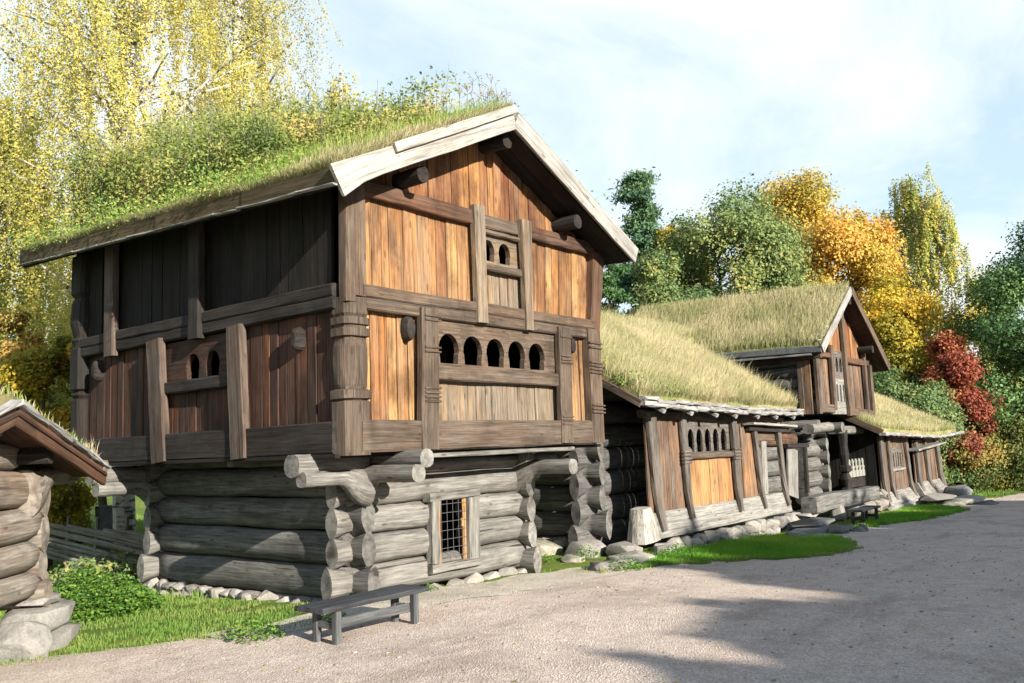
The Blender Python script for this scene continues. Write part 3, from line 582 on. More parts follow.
def bb(x0,z0,x1,z1,y,h,name='bargeboard',mt='barge',parent=None,th=.05,flare=0):
    mb=MB(); pts=[];pr=[]; n=10; r=random.random()
    for i in range(n+1):
        t=i/n; hh=h*(1+(.35*max(0,1-t*6)**2*flare)); pts.append((x0+(x1-x0)*t,y,z0+(z1-z0)*t+h/2-(hh-h)/2)); pr.append(rect(th,hh,.008))
    mb.sweep(pts,pr,V((0,0,1)),r,.004); return mb.build(name,M[mt],parent)
bb(EL-.02,under(EL-.02,Y0)-.02,ridge_x-.026,under(ridge_x,Y0)+.0,Y0-.03,.30,'bargeboard','light',rf,flare=1)
bb(EL+.9,under(EL+.9,Y0)+.20,ridge_x-.026,under(ridge_x,Y0)+.24,Y0-.085,.13,'bargeboard','light',rf,.04)
bb(ER+.05,under(ER+.05,Y0)-.02,ridge_x+.026,under(ridge_x,Y0)+.0,Y0-.03,.31,'bargeboard','barge',rf)
bb(EL,under(EL,Y1)-.02,ridge_x-.026,under(ridge_x,Y1),Y1+.0,.30,'bargeboard','barge',rf); bb(ER,under(ER,Y1)-.02,ridge_x+.026,under(ridge_x,Y1),Y1+.0,.30,'bargeboard','barge',rf)
for e,sx in ((EL,-1),(ER,1)):
    mb=MB(); y=Y0+.02
    while y<Y1-.1:
        w=random.uniform(1.5,2.3); w=min(w,Y1-y); mb.beam((e-.02*-sx*-1,y+.01,under(e,y)+.155+random.uniform(-.015,.015)),(e,y+w-.02,under(e,y+w)+.155+random.uniform(-.015,.015)),.06,.22,V((0,0,1)),5,.01,.006); y+=w
    mb.build('eave_board',M['eave'],rf)
    mb=MB(); y=Y0-.02
    while y<Y1:
        w=random.uniform(.5,1.0); mb.beam((e+sx*.035,y,under(e,y)+.03+random.uniform(-.01,.01)),(e+sx*.035,min(y+w,Y1),under(e,min(y+w,Y1))+.03+random.uniform(-.01,.01)),.07,.022,V((0,0,1)),3,.006,.006); y+=w
    mb.build('bark_strip',M['bark'],rf)
# turf
def scatter(fn,n,rng,dens=None):
    uv=rng.uniform(0,1,(n,2)); return np.array([fn(u,v) for u,v in uv])
f,_=rtop(-1); P=scatter(f,34000,RNG); hh=RNG.uniform(.07,.26,len(P))*(1+.5*(P[:,0]>1)); blades(P-[0,0,.02],hh,RNG.uniform(.004,.009,len(P)),(-.15,-.15,0),RNG,'turf',M['g_roof'],rf,.8)
# dry fringe by the bargeboards and eave
P=scatter(lambda u,v:f(u,v*v*.16),11000,RNG); blades(P-[0,0,.02],RNG.uniform(.12,.36,len(P)),RNG.uniform(.004,.007,len(P)),(-.1,-.5,-.1),RNG,'turf',M['g_dry'],rf,.7)
P=scatter(lambda u,v:f(u*u*.14,v),9000,RNG); blades(P-[0,0,.0],RNG.uniform(.08,.26,len(P)),RNG.uniform(.003,.007,len(P)),(-.9,-.1,-.35),RNG,'turf',M['g_dry'],rf,.5)
f2,_=rtop(1); P=scatter(f2,12000,RNG); blades(P-[0,0,.02],RNG.uniform(.08,.34,len(P)),RNG.uniform(.004,.008,len(P)),(.3,-.2,0),RNG,'turf',M['g_roof'],rf,.8)
P=scatter(lambda u,v:f(.15+.85*u,v*.55+.01),9000,RNG); blades(P-[0,0,.02],RNG.uniform(.2,.55,len(P)),RNG.uniform(.003,.006,len(P)),(-.2,-.3,0),RNG,'turf',M['g_roof'],rf,.8)
# foundation
mb=MB()
def stones(mb,p,q,z,hz,sz,n,rough=.25,depth=.16):
    p=V(p);q=V(q)
    for i in range(n):
        t=(i+.5)/n; c=p.lerp(q,t); L=(q-p).length/n; ang=math.atan2((q-p).y,(q-p).x)
        h=hz*random.uniform(.7,1.15); mb.rock((c.x+random.uniform(-.03,.03),c.y+random.uniform(-.03,.03),z+random.uniform(-.02,.02)),(L*.56,depth*random.uniform(.85,1.2),h),None,rough,5,ang+random.uniform(-.1,.1))
stones(mb,(.75,.70,0),(4.6,.74,-.1),-.10,.15,0,9,.35,.14); stones(mb,(.64,.7,0),(.66,5.9,-.2),-.10,.15,0,13,.4,.17); stones(mb,(.62,.8,0),(.62,5.9,0),-.22,.13,0,11,.4,.17); stones(mb,(.66,2.6,0),(.66,5.9,0),-.06,.08,0,10,.4,.15); mb.beam((.80,.7,-.14),(.80,5.7,-.2),.2,.3,V((0,0,1)),6); stones(mb,(4.5,.8,0),(4.5,5.6,0),-.15,.2,0,11); stones(mb,(.7,5.7,0),(4.5,5.7,0),-.1,.16,0,10)
mb.build('foundation',M['stone'],T,True)
# ------------------------------------------------------------------ farmhouse with the lean-to gallery
T=thing('farmhouse','low log farmhouse with a grassy lean-to roof over an arcaded plank gallery, beside the storehouse','farmhouse',(11,3,-.2))
GY=.46; GX0,GX1=7.72,15.02
def lw2(name,A,B,z0,hs,mat='sidelog',rad=.20,par=None,**k):
    mb=MB(); logwall(mb,A,B,z0,hs,rad,**k); return mb.build(name,M[mat],par or T,True)
lw2('log_wall',(7.62,1.62),(7.62,7.2),.12,[.52,.50,.48,.48,.46,.46],e0=.40)
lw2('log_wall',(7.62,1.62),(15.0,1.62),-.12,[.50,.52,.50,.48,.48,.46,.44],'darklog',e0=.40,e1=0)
wall('tarred',(7.62,0,0),YU,SN,1.3,7.3,2.9,6,.2,.3,top=lambda y:2.60+.52*min(y,9-y)); wall('tarred',(7.62,7.3,0),XU,-FN,0,11,.1,3.3,.2,.3); wall('black',(18.6,0,0),YU,-SN,2.6,7.3,.1,6,.2,.3,top=lambda y:1.6+.52*min(y,9-y))
mb=MB(); mb.beam((11.4,1.86,.0),(11.4,1.86,3.4),7.3,.05,FN,1,0,0); mb.build('dark_backing',M['void'],T)  # added black slab, hides bright gaps between the logs
# gallery sill: broad sloping ground timber
mb=MB()
def wedge(mb,x0,x1,y,z0,z1,out0,out1,th=.34,seg=10):
    pts=[];pr=[]; r=random.random()
    for i in range(seg+1):
        t=i/seg; x=x0+(x1-x0)*t; h=(z1-z0); j=.012*noise.noise((x*1.5,1,z0))
        pts.append((x,y,(z0+z1)/2+j)); pr.append([(-th/2-.0,-h/2),(out0,-h/2),(out0*.98,-h/2+.05),(out1,h/2-.02),(out1-.02,h/2),(-th/2,h/2)])
    mb.sweep(pts,pr,V((0,0,1)),r,.004)
mb.sweep; wedge(mb,GX0-.02,GX1+.02,GY,.06,.56,.15,.06); mb.build('sill_beam',M['greysill'],T)
mb=MB(); mb.sweep([(7.92,GY+.06,.03),(7.90,GY+.06,.35),(7.86,GY+.06,.68)],[oval(.34,.24,12,5),oval(.28,.2,12,5),oval(.17,.17,12,5)],V((0,1,0))); mb.build('sill_end',M['light'],T)
wall('plank2',(0,GY,0),XU,FN,8.05,9.62,.52,2.56,.18,.34,seg=4); wall('plank2',(0,GY,0),XU,FN,11.98,13.30,.52,2.44,.16,.3,seg=4)
mb=MB(); boards(mb,(0,GY,0),XU,FN,9.62,11.98,.52,1.56,.16,.26,seg=4); mb.build('plank_wall',M['orange'],T)
mb=MB(); arcade(mb,(0,GY-.02,0),XU,FN,9.62,11.98,1.68,2.42,[9.98+.40*i for i in range(5)],1.70,2.20,.30,.045); wn=mb.build('window',M['greybeam'],T)
mb=MB(); hbeam(mb,(0,GY,0),XU,FN,9.66,11.90,1.62,.13,.16,.05); mb.build('window_sill',M['beam'],wn)
for x0,x1,zb,zt,w in ((8.18,8.38,.20,2.56,.32),(9.50,9.60,.34,2.56,.22),(11.98,12.0,.30,2.48,.24),(13.12,13.38,.26,2.34,.17),(14.58,14.82,.22,2.34,.20)):
    mb=MB(); pts=[];pr=[]
    for i in range(9):
        t=i/8; z=zb+(zt-zb)*t; o=.06+.06*max(0,1-(z-zb)/.5)
        pts.append((x1+(x0-x1)*t,GY-o-.03,z)); pr.append(rect(w*(1-.45*max(0,1-t*2.5)),.10,.015))
    mb.sweep(pts,pr,V((0,1,0)),None,.006); mb.build('post',M['greybeam'],T)
mb=MB(); hbeam(mb,(0,GY,0),XU,FN,7.9,GX1,2.52,.16,.16,.03,10,.01,z1=2.36); mb.build('wall_plate',M['beam'],T)
for x in (9.55,12.0):
    mb=MB()
    for k in range(4): mb.beam((x-.16,GY-.13,1.50+.075*k),(x+.16,GY-.13,1.50+.075*k),.08,.045,V((0,0,1)),2)
    mb.build('carved_band',M['greybeam'],T)
mb=MB(); mb.beam((12.62,GY-.16,2.30),(15.35,GY-.16,2.22),.34,.055,V((0,0,1)),6,.01,.006); mb.build('canopy',M['light'],T)
mb=MB(); mb.beam((12.7,GY-.08,2.19),(15.2,GY-.08,2.12),.18,.12,V((0,0,1)),6); mb.build('lintel',M['darkbeam'],T)
mb=MB(); mb.beam((13.98,GY+.10,.55),(13.92,GY+.02,2.05),.30,.05,FN,5); mb.build('door',M['greysill'],T)
mb=MB(); mb.beam((13.4,GY+.02,2.0),(14.7,GY+.02,1.97),.1,.22,V((0,0,1)),4); mb.build('door_head',M['beam'],T)
# roof: front slope, ridge along the row
RX0,RX1,RYF,RYR=7.20,15.10,.0,4.55
def lz(x,y): 
    d=min(y,2*RYR-y); return 2.62+.545*d-.018*(x-7.2)*max(0,1-d/2.5)-.05*math.sin(min(1,max(0,(x-7.2)/7.9))*math.pi)*max(0,1-d/2)
def rx1(y): return RX1+max(0,min(1,(y-3.5)/1.0))*3.5
mb=MB()
tfn=lambda u,v:(lambda y:(lambda x:(x,y,lz(x,y)+.24+.05*noise.noise((x*1.1,y*1.1,8))+.02*noise.noise((x*5,y*5,8))))(RX0+.02+(rx1(y)-RX0)*u))(RYF+.03+(2*RYR-RYF)*v)
bfn=lambda u,v:(lambda y:(lambda x:(x,y,lz(x,y)+.03))(RX0+.02+(rx1(y)-RX0)*u))(RYF+.03+(2*RYR-RYF)*v)
mb.slab(tfn,bfn,50,50); rf=mb.build('roof',M['sod'],T)
mb=MB(); x=RX0+.05
while x<RX1:
    w=random.uniform(.2,.3); mb.beam((x+w/2,RYF+.0,lz(x,RYF)+.005),(x+w/2,RYR,lz(x,RYR)+.005),w-.01,.035,V((0,0,1)),3,.004,.002); x+=w
mb.build('roof_boards',M['tarred'],rf)
mb=MB()
for i in range(7):
    mb=MB(); x=8.0+i*1.1+random.uniform(-.1,.1); mb.beam((x,RYF-.06,lz(x,RYF)-.055),(x,RYF+1.5,lz(x,RYF+1.5)-.055),.11,.08,V((0,0,1)),3); mb.build('rafter_end',M['bark'],rf)
mb=MB(); mb.beam((RX0-.02,RYF-.02,lz(RX0,RYF)+.06),(RX0-.02,RYR,lz(RX0,RYR)+.06),.05,.14,V((0,0,1)),8,.01,.008); mb.build('bargeboard',M['beam'],rf)
mb=MB(); x=RX0-.05
for row in range(2):
    x=RX0-.02
    while x<RX1+.1:
        w=random.uniform(.35,.95); dz=random.uniform(-.02,.02); mb.beam((x,RYF-.03-.02*row,lz(x,RYF)+.06+.09*row+dz),(min(x+w,RX1+.12),RYF-.03-.02*row,lz(x+w,RYF)+.06+.09*row+dz),.16,.10-.03*row,V((0,0,1)),4,.02,.014); x+=w-.04
mb.build('bark_edge',M['bark'],rf)
def slope_grass(fn,n,h0,h1,w0,w1,lean,mat,par,sp=.5,sub=None):
    P=scatter(fn if sub is None else sub,n,RNG); return blades(P-[0,0,.02],RNG.uniform(h0,h1,len(P)),RNG.uniform(w0,w1,len(P)),lean,RNG,'turf',M[mat],par,sp)
half=lambda u,v:tfn(u,v*.55)
slope_grass(half,90000,.14,.50,.003,.007,(.6,-.2,-.05),'g_dry',rf,.7)
slope_grass(half,2600,.45,.85,.003,.005,(.5,-.2,0),'g_dry',rf,.9); slope_grass(half,14000,.06,.2,.006,.011,(.2,-.2,0),'g_roof',rf,.8)
slope_grass(lambda u,v:tfn(u,v*v*.02),5000,.10,.26,.004,.008,(.2,-.7,-.2),'g_dry',rf,.6)
slope_grass(lambda u,v:tfn(1-.03*u*u,v*.45),3500,.15,.42,.004,.008,(.9,-.2,-.2),'g_dry',rf,.6)
# foundation
mb=MB(); stones(mb,(7.75,GY-.22,0),(15.2,GY-.22,-.2),-.12,.17,0,20,.25,.2); stones(mb,(7.75,GY-.2,0),(15.2,GY-.2,-.3),-.32,.2,0,16,.25,.22); stones(mb,(7.3,1.5,0),(7.35,7,0),-.30,.22,0,11,.25,.3); stones(mb,(7.45,1.4,0),(7.5,7,0),.02,.13,0,12,.25,.28); stones(mb,(7.6,1.5,0),(15.0,1.6,0),-.25,.2,0,14)
mb.build('foundation',M['stone'],T,True)

# ------------------------------------------------------------------ second loft
T=thing('storehouse','smaller two storey storehouse farther along with steep dry grass roof above a dark recess','storehouse',(21.4,3.5,-.4))
cy=1.40; LX0,LX1,LY0,LY1=18.95,24.25,.90,7.6
mb=MB(); logwall(mb,(15.6,cy+.2),(20.45,cy+.2),-.10,[.50,.46,.44,.42],.22,e0=0,e1=.42,gaps=[(2.15,3.55,.25,1.60)]); mb.build('log_wall',M['sidelog'],T,True)
mb=MB(); logwall(mb,(20.45,cy+.2),(20.45,7),-.3,[.46,.46,.44,.42,.40,.3],.22,e0=.42); mb.build('log_wall',M['sidelog'],T,True)
for A_,B_,z_,h_ in (((20.4,3.1),(24.1,3.1),-.45,[.4]*7+[.3]),((24.1,3.1),(24.1,7),-.5,[.4]*7+[.3]),((15.6,7),(24.1,7),-.3,[.44]*6)):
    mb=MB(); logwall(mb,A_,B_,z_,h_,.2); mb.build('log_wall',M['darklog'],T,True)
mb=MB(); mb.log((15.2,cy+.05,1.90),(18.3,cy+.05,1.86),.16,.17,14,10); mb.build('wall_plate',M['redbeam'],T,True)
mb=MB(); mb.beam((15.1,2.6,2.10),(18.9,2.6,2.10),2.4,.06,V((0,0,1)),3); mb.build('roof_boards',M['black'],T)
mb=MB(); mb.beam((17.5,cy-.16,.25),(17.8,cy-.12,1.62),.75,.06,FN,4); mb.build('door',M['greysill'],T)
mb=MB(); mb.beam((18.48,cy-.22,.30),(18.60,cy-.2,1.66),.14,.10,FN,4); mb.build('door_post',M['darkbeam'],T)
mb=MB(); mb.beam((17.2,cy-.18,1.70),(18.85,cy-.18,1.68),.14,.12,V((0,0,1)),4); mb.build('lintel',M['darkbeam'],T)
for (x,y,z,L) in ((18.95,2.2,2.22,1.35),(20.45,1.9,2.14,1.25),(23.6,2.4,2.10,1.9)):
    mb=MB(); bracket(mb,(x,y,z),(0,-1,0),L,.2,.15); mb.build('bracket',M['log'],T,True)
mb=MB(); mb.log((18.4,.98,2.16),(20.1,.98,2.20),.17,.15,14,6); mb.build('bearing_log',M['log'],T,True)
mb=MB(); mb.log((20.35,.98,2.12),(23.6,.98,2.08),.17,.14,14,8); mb.build('bearing_log',M['log'],T,True)
# carved post and low balustrade of the recess
mb=MB(); carved(mb,(21.25,.95,0),[(-.3,.30,.30,8),(.25,.30,.30,8),(.3,.2,.2,4),(.55,.34,.34,3),(.75,.2,.2,3),(.8,.32,.32,5),(.95,.32,.32,5),(1.0,.2,.2,3),(1.3,.3,.3,3),(1.6,.22,.22,4),(2.1,.28,.28,8)]); mb.build('carved_post',M['darkbeam'],T)
for i in range(6):
    mb=MB(); x=21.75+i*.33; carved(mb,(x,.98,0),[(.58,.27,.10,6),(.76,.28,.10,4),(.80,.14,.08,3),(.90,.24,.10,3),(.94,.10,.07,3),(1.08,.14,.08,3),(1.16,.06,.05,3)])
    mb.build('baluster',M['plaster'],T)
mb=MB(); mb.beam((21.3,1.0,.40),(23.1,1.0,.40),.14,.30,V((0,0,1)),4); mb.build('parapet',M['darkbeam'],T)
mb=MB(); mb.beam((20.6,1.02,.06),(23.1,1.02,.04),.16,.3,V((0,0,1)),4); mb.build('parapet',M['darkbeam'],T)
# upper floor
mb=MB()
for i in range(12): x=LX0+.22+i*.44; mb.beam((x,LY0+.05,2.63),(x,LY1,2.63),.43,.05,V((0,0,1)),3,.004,.001)
mb.build('floor',M['black'],T)
r2x,r2z,s2=21.55,6.42,.70
def und2(x,y): return r2z-s2*abs(x-r2x)*.96+.02*(y-.4)
DR=-.035
wall('plank2',(0,LY0+.04,0),XU,FN,19.1,20.5,2.62,4.5,.16,.28,seg=4); wall('plank2',(0,LY0+.04,0),XU,FN,21.7,23.7,2.58,4.4,.16,.28,seg=4); wall('gable2',(0,LY0+.05,0),XU,FN,18.9,24.2,4.40,8,.2,.34,top=lambda x:und2(x,.9)-.02)
mb=MB(); boards(mb,(0,LY0+.05,0),XU,FN,23.6,24.2,2.5,4.4,.16,.28,seg=4); mb.build('plank_wall',M['redbeam'],T)
mb=MB(); arcade(mb,(0,LY0-.02,0),XU,FN,20.34,21.78,3.72,4.62,[20.70,21.06,21.42],3.95,4.40,.25,.07); wn=mb.build('window',M['greybeam'],T)
mb=MB(); arcade(mb,(0,LY0-.02,0),XU,FN,20.34,21.78,2.60,3.72,[20.62,20.92,21.22,21.52],3.0,3.55,.15,.07,slot); mb.build('window',M['greysill'],T)
for nm,mt,a_,b_,z_,h_,z2_ in (('sill_beam','beam',18.95,20.3,2.78,.26,2.75),('sill_beam','beam',21.8,24.25,2.70,.26,2.6),('rail','redbeam',19.0,20.4,4.42,.16,4.42),('rail','redbeam',21.8,24.1,4.36,.2,4.36)):
    mb=MB(); hbeam(mb,(0,LY0,0),XU,FN,a_,b_,z_,h_,.17,.03,z1=z2_); mb.build(nm,M[mt],T)
for x0,x1,zb,zt,w in ((19.02,19.02,2.6,4.6,.2),(20.36,20.40,2.72,4.75,.22),(21.72,21.66,2.55,6.2,.20),(23.62,23.62,2.45,4.9,.2),(24.2,24.2,2.4,4.3,.22)):
    mb=MB(); post(mb,(0,LY0,0),XU,FN,x0,x1,zb,zt,w,.12,.08); mb.build('post',M['beam'],T)
mb=MB(); mb.log((21.55,1.4,6.25),(21.55,.45,6.25),.13,.13,12,4); mb.build('purlin_end',M['darkbeam'],T,True)
mb=MB(); mb.log((23.5,1.4,4.78),(23.5,.45,4.78),.12,.12,12,4); mb.build('purlin_end',M['darkbeam'],T,True)
# side walls and back
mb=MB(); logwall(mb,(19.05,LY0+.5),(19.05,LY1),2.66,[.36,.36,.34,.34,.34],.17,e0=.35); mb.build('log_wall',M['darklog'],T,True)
mb=MB(); boards(mb,(LX0-.1,0,0),YU,SN,.95,1.35,2.6,4.4,.15,.25); mb.build('plank_wall',M['plank2'],T)
mb=MB(); logwall(mb,(24.12,LY0+.4),(24.12,LY1),2.56,[.3]*6,.15,e0=.3); mb.build('log_wall',M['sidelog'],T,True)
mb=MB(); boards(mb,(0,LY1,0),XU,-FN,18.9,24.3,2.5,8,.2,.34,top=lambda x:und2(x,7)-.02); mb.build('plank_wall',M['tarred'],T)
E2L,E2R,Y20,Y21=18.45,25.0,.42,8.2
def rt2(e,sgn):
    f=lambda u,v:(lambda x,y:(x,y,und2(x,y)+.26+.05*noise.noise((x*1.2,y*1.2,5))))(e+(r2x-e)*u,Y20+.03+(Y21-Y20)*v)
    b=lambda u,v:(lambda x,y:(x,y,und2(x,y)+.03))(e+(r2x-e)*u,Y20+.03+(Y21-Y20)*v)
    return f,b
mb=MB(); f,b=rt2(E2L,-1); mb.slab(f,b,24,40); fR,bR=rt2(E2R,1); mb.slab(lambda u,v:fR(u,1-v),lambda u,v:bR(u,1-v),24,40); rf=mb.build('roof',M['sod'],T)
mb=MB(); y=Y20+.02
while y<Y21:
    w=random.uniform(.2,.32)
    for e in (E2L,E2R): mb.beam((e,y+w/2,und2(e,y)+.01),(r2x,y+w/2,und2(r2x,y)+.01),w-.01,.035,V((0,0,1)),2,.004,.002)
    y+=w
mb.build('roof_boards',M['tarred'],rf)
bb(E2L-.03,und2(E2L,Y20)-.02,r2x-.026,und2(r2x,Y20)+.02,Y20-.03,.26,'bargeboard','barge',rf); bb(E2R+.03,und2(E2R,Y20)-.02,r2x+.026,und2(r2x,Y20)+.02,Y20-.03,.28,'bargeboard','beam',rf)
mb=MB(); mb.beam((E2L,Y20,und2(E2L,Y20)+.14),(E2L,4.8,und2(E2L,4.8)+.14),.14,.2,V((0,0,1)),8,.02,.012); mb.build('eave_board',M['slate'],rf)
mb=MB(); mb.beam((E2L+.02,Y20+.3,und2(E2L,Y20)+.0),(E2L+.02,4.4,und2(E2L,4.4)-.03),.14,.06,V((0,0,1)),8,.01,.006); mb.build('bark_strip',M['bark'],rf)
mb=MB(); mb.beam((18.75,.55,4.30),(18.75,4.6,4.22),.16,.12,V((0,0,1)),8,.01,.006); mb.build('wall_plate',M['beam'],T)
mb=MB()
for i in range(14):
    t=(i+.5)/14; x=E2L+(r2x-E2L)*t; mb.rock((x,Y20+.12,und2(x,Y20)+.33),(.12,.10,.05),None,.4,3)
mb.build('turf_edge',M['mossy'],rf,True)
slope_grass(f,66000,.14,.50,.003,.007,(.55,-.2,-.05),'g_dry',rf,.7); slope_grass(f,2200,.45,.8,.003,.005,(.5,-.2,0),'g_dry',rf,.9); slope_grass(f,14000,.06,.2,.005,.010,(.2,-.2,0),'g_roof',rf,.8); slope_grass(fR,5000,.14,.34,.006,.010,(.4,-.2,0),'g_dry',rf,.5)
mb=MB(); stones(mb,(15.4,cy-.05,0),(20.6,cy-.05,0),-.33,.2,0,9,.3,.3); stones(mb,(20.4,1.5,0),(24.2,1.5,0),-.42,.25,0,8,.3,.3); stones(mb,(18.2,.35,0),(22.8,.3,0),-.30,.22,0,8,.3,.25); stones(mb,(20.4,.3,0),(22.8,.3,0),.02,.16,0,5,.3,.2); mb.build('foundation',M['stone'],T,True)

# ------------------------------------------------------------------ low shed at the far end
T=thing('gallery_shed','low grey plank shed with turf roof and slit window at the far end','shed',(27,2,-.6))
SX0,SX1,SY=23.15,30.9,.46
wall('plank2',(0,SY,0),XU,FN,SX0,26.75,-.15,1.85,.2,.36,seg=4); wall('plank2',(0,SY,0),XU,FN,27.30,30.8,-.15,1.66,.22,.38,seg=4)
mb=MB(); arcade(mb,(0,SY-.06,0),XU,FN,24.15,25.65,.72,1.45,[24.35+.27*i for i in range(5)],.80,1.28,.13,.05,slot); wn=mb.build('window',M['greybeam'],T)
mb=MB(); hbeam(mb,(0,SY,0),XU,FN,24.1,25.7,.70,.10,.12,.08); mb.build('window_sill',M['greysill'],wn)
mb=MB(); wedge(mb,SX0,26.7,SY,-.42,.0,.28,.08); mb.build('sill_beam',M['greysill'],T)
mb=MB(); wedge(mb,27.3,30.8,SY,-.42,.1,.30,.08); mb.build('sill_beam',M['greysill'],T)
for x0,x1,zt,w in ((23.2,23.3,1.85,.24),(24.0,24.15,1.8,.22),(26.1,26.45,1.6,.22),(27.45,27.6,1.6,.24),(28.7,28.95,1.6,.22),(30.4,30.8,1.9,.42)):
    mb=MB(); pts=[];pr=[]
    for i in range(8):
        t=i/7; z=-.34+(zt+.34)*t; o=.07+.10*max(0,1-(z+.34)/.55); pts.append((x1+(x0-x1)*t,SY-o-.02,z)); pr.append(rect(w,.1,.015))
    mb.sweep(pts,pr,V((0,1,0)),None,.006); mb.build('post',M['greybeam'],T)
mb=MB(); mb.beam((26.2,SY-.25,1.30),(30.3,SY-.25,1.50),.5,.06,V((0,0,1)),5,.01,.01); mb.build('canopy',M['greysill'],T)
wall('black',(SX0,0,0),YU,SN,SY+.1,5.6,-.3,4,.2,.3,top=lambda y:1.9+.5*min(y,6-y)); wall('tarred',(SX1,0,0),YU,-SN,SY,5.6,-.3,4,.2,.3,top=lambda y:1.7+.5*min(y,6-y)); wall('tarred',(0,5.6,0),XU,-FN,SX0,SX1,-.3,1.8,.2,.3)  # first wall near black, recess shade put into its colour
mb=MB(); mb.beam((23.2,3.2,.7),(30.8,3.2,.7),.1,2.4,V((0,0,1)),1); mb.build('dark_sheet',M['void'],T)  # near-black sheet inside the shed, behind its openings
def sz(x,y): return 1.86-.030*(x-22.6)+.06*max(0,x-29)+.50*min(y,6.4-y)
sfn=lambda u,v:(lambda x,y:(x,y,sz(x,y)+.22+.05*noise.noise((x,y,2))))(22.3+10.2*u,.05+6.3*v)
sbn=lambda u,v:(lambda x,y:(x,y,sz(x,y)+.03))(22.3+10.2*u,.05+6.3*v)
mb=MB(); mb.slab(sfn,sbn,40,30); rf=mb.build('roof',M['sod'],T)
mb=MB()
for i in range(26): mb.beam((22.5+i*.39,.0,sz(22.5+i*.39,0)+.0),(22.5+i*.39,3.2,sz(22.5+i*.39,3.2)+.0),.38,.04,V((0,0,1)),2,.004,.002)
mb.build('roof_boards',M['tarred'],rf)
mb=MB(); x=22.2
while x<32.5:
    w=random.uniform(.5,1.1); mb.beam((x,.0,sz(x,0)+.06+random.uniform(-.02,.02)),(x+w,.0,sz(x+w,0)+.07),.2,.10,V((0,0,1)),3,.02,.012); x+=w-.04
mb.build('bark_edge',M['bark'],rf)
mb=MB(); mb.beam((22.24,0,sz(22.2,0)+.1),(22.24,3.2,sz(22.2,3.2)+.1),.06,.2,V((0,0,1)),6); mb.beam((32.5,0,sz(32.5,0)+.1),(32.5,3.2,sz(32.5,3.2)+.1),.06,.2,V((0,0,1)),6); mb.build('bargeboard',M['beam'],rf)
slope_grass(lambda u,v:sfn(u,v*.55),36000,.12,.34,.004,.008,(.35,-.25,0),'g_dry',rf,.5); slope_grass(lambda u,v:sfn(u,v*.55),9000,.06,.2,.006,.011,(.2,-.2,0),'g_roof',rf,.7)
mb=MB(); stones(mb,(23.1,SY-.2,0),(30.9,SY-.2,0),-.56,.2,0,12,.3,.25); mb.build('foundation',M['pale'],T,True)

# ------------------------------------------------------------------ small hut at the left edge
HA=math.radians(42.79); HD=V((math.cos(HA),math.sin(HA),0)); HN=V((math.sin(HA),-math.cos(HA),0)); HG=V((-2.583,2.219,0))
def hp(a,n,z): return HG+HD*a+HN*n+V((0,0,z))
T=thing('log_hut','small log hut raised on boulders at the left edge, turf on its low gable roof','hut',tuple(hp(-1,-1.5,0)))
mb=MB(); logwall(mb,hp(-3.3,-.2,0),hp(-.12,-.2,0),.48,[.30,.33,.38,.42],.2,e0=.3,e1=.26,first=1.5); mb.build('log_wall',M['hutlog'],T,True)
for A_,B_,z_ in ((hp(-.12,-.2,0),hp(-.12,-3.4,0),.36),(hp(-3.3,-.2,0),hp(-3.3,-3.4,0),.36),(hp(-3.3,-3.4,0),hp(-.12,-3.4,0),.48)):
    mb=MB(); logwall(mb,A_,B_,z_,[.30,.33,.38,.42],.2,e0=.22,e1=.3,first=1.3); mb.build('log_wall',M['hutlog'],T,True)
mb=MB(); mb.log(hp(-2.75,-.22,2.06),hp(-.65,-.22,2.06),.19,.17,14,6); mb.build('gable_log',M['hutlog'],T,True)
mb=MB(); mb.log(hp(-2.15,-.22,2.30),hp(-1.25,-.22,2.30),.16,.10,14,6); mb.build('gable_log',M['hutlog'],T,True)
mb=MB(); bracket(mb,hp(-.45,-.06,1.74),HD,1.22,.18,.10); mb.build('bracket',M['hutlog'],T,True)
mb=MB(); bracket(mb,hp(-3.2,-.12,1.76),-HD,1.1,.18,.10); mb.build('bracket',M['hutlog'],T,True)
HR=-1.71; HW=2.28
def hz(a): return 2.46-.29*abs(a-HR)
def hs(sgn):
    f=lambda u,v:(lambda a,n:hp(a,n,hz(a)+.20+.03*noise.noise((a*2,n*2,1))))(HR+sgn*HW*u,.36-4.4*v)
    b=lambda u,v:(lambda a,n:hp(a,n,hz(a)+.03))(HR+sgn*HW*u,.36-4.4*v); return f,b
mb=MB(); f1,b1=hs(1); f0,b0=hs(-1); mb.slab(lambda u,v:f1(u,1-v),lambda u,v:b1(u,1-v),14,22); mb.slab(f0,b0,14,22); rf=mb.build('roof',M['sod'],T)
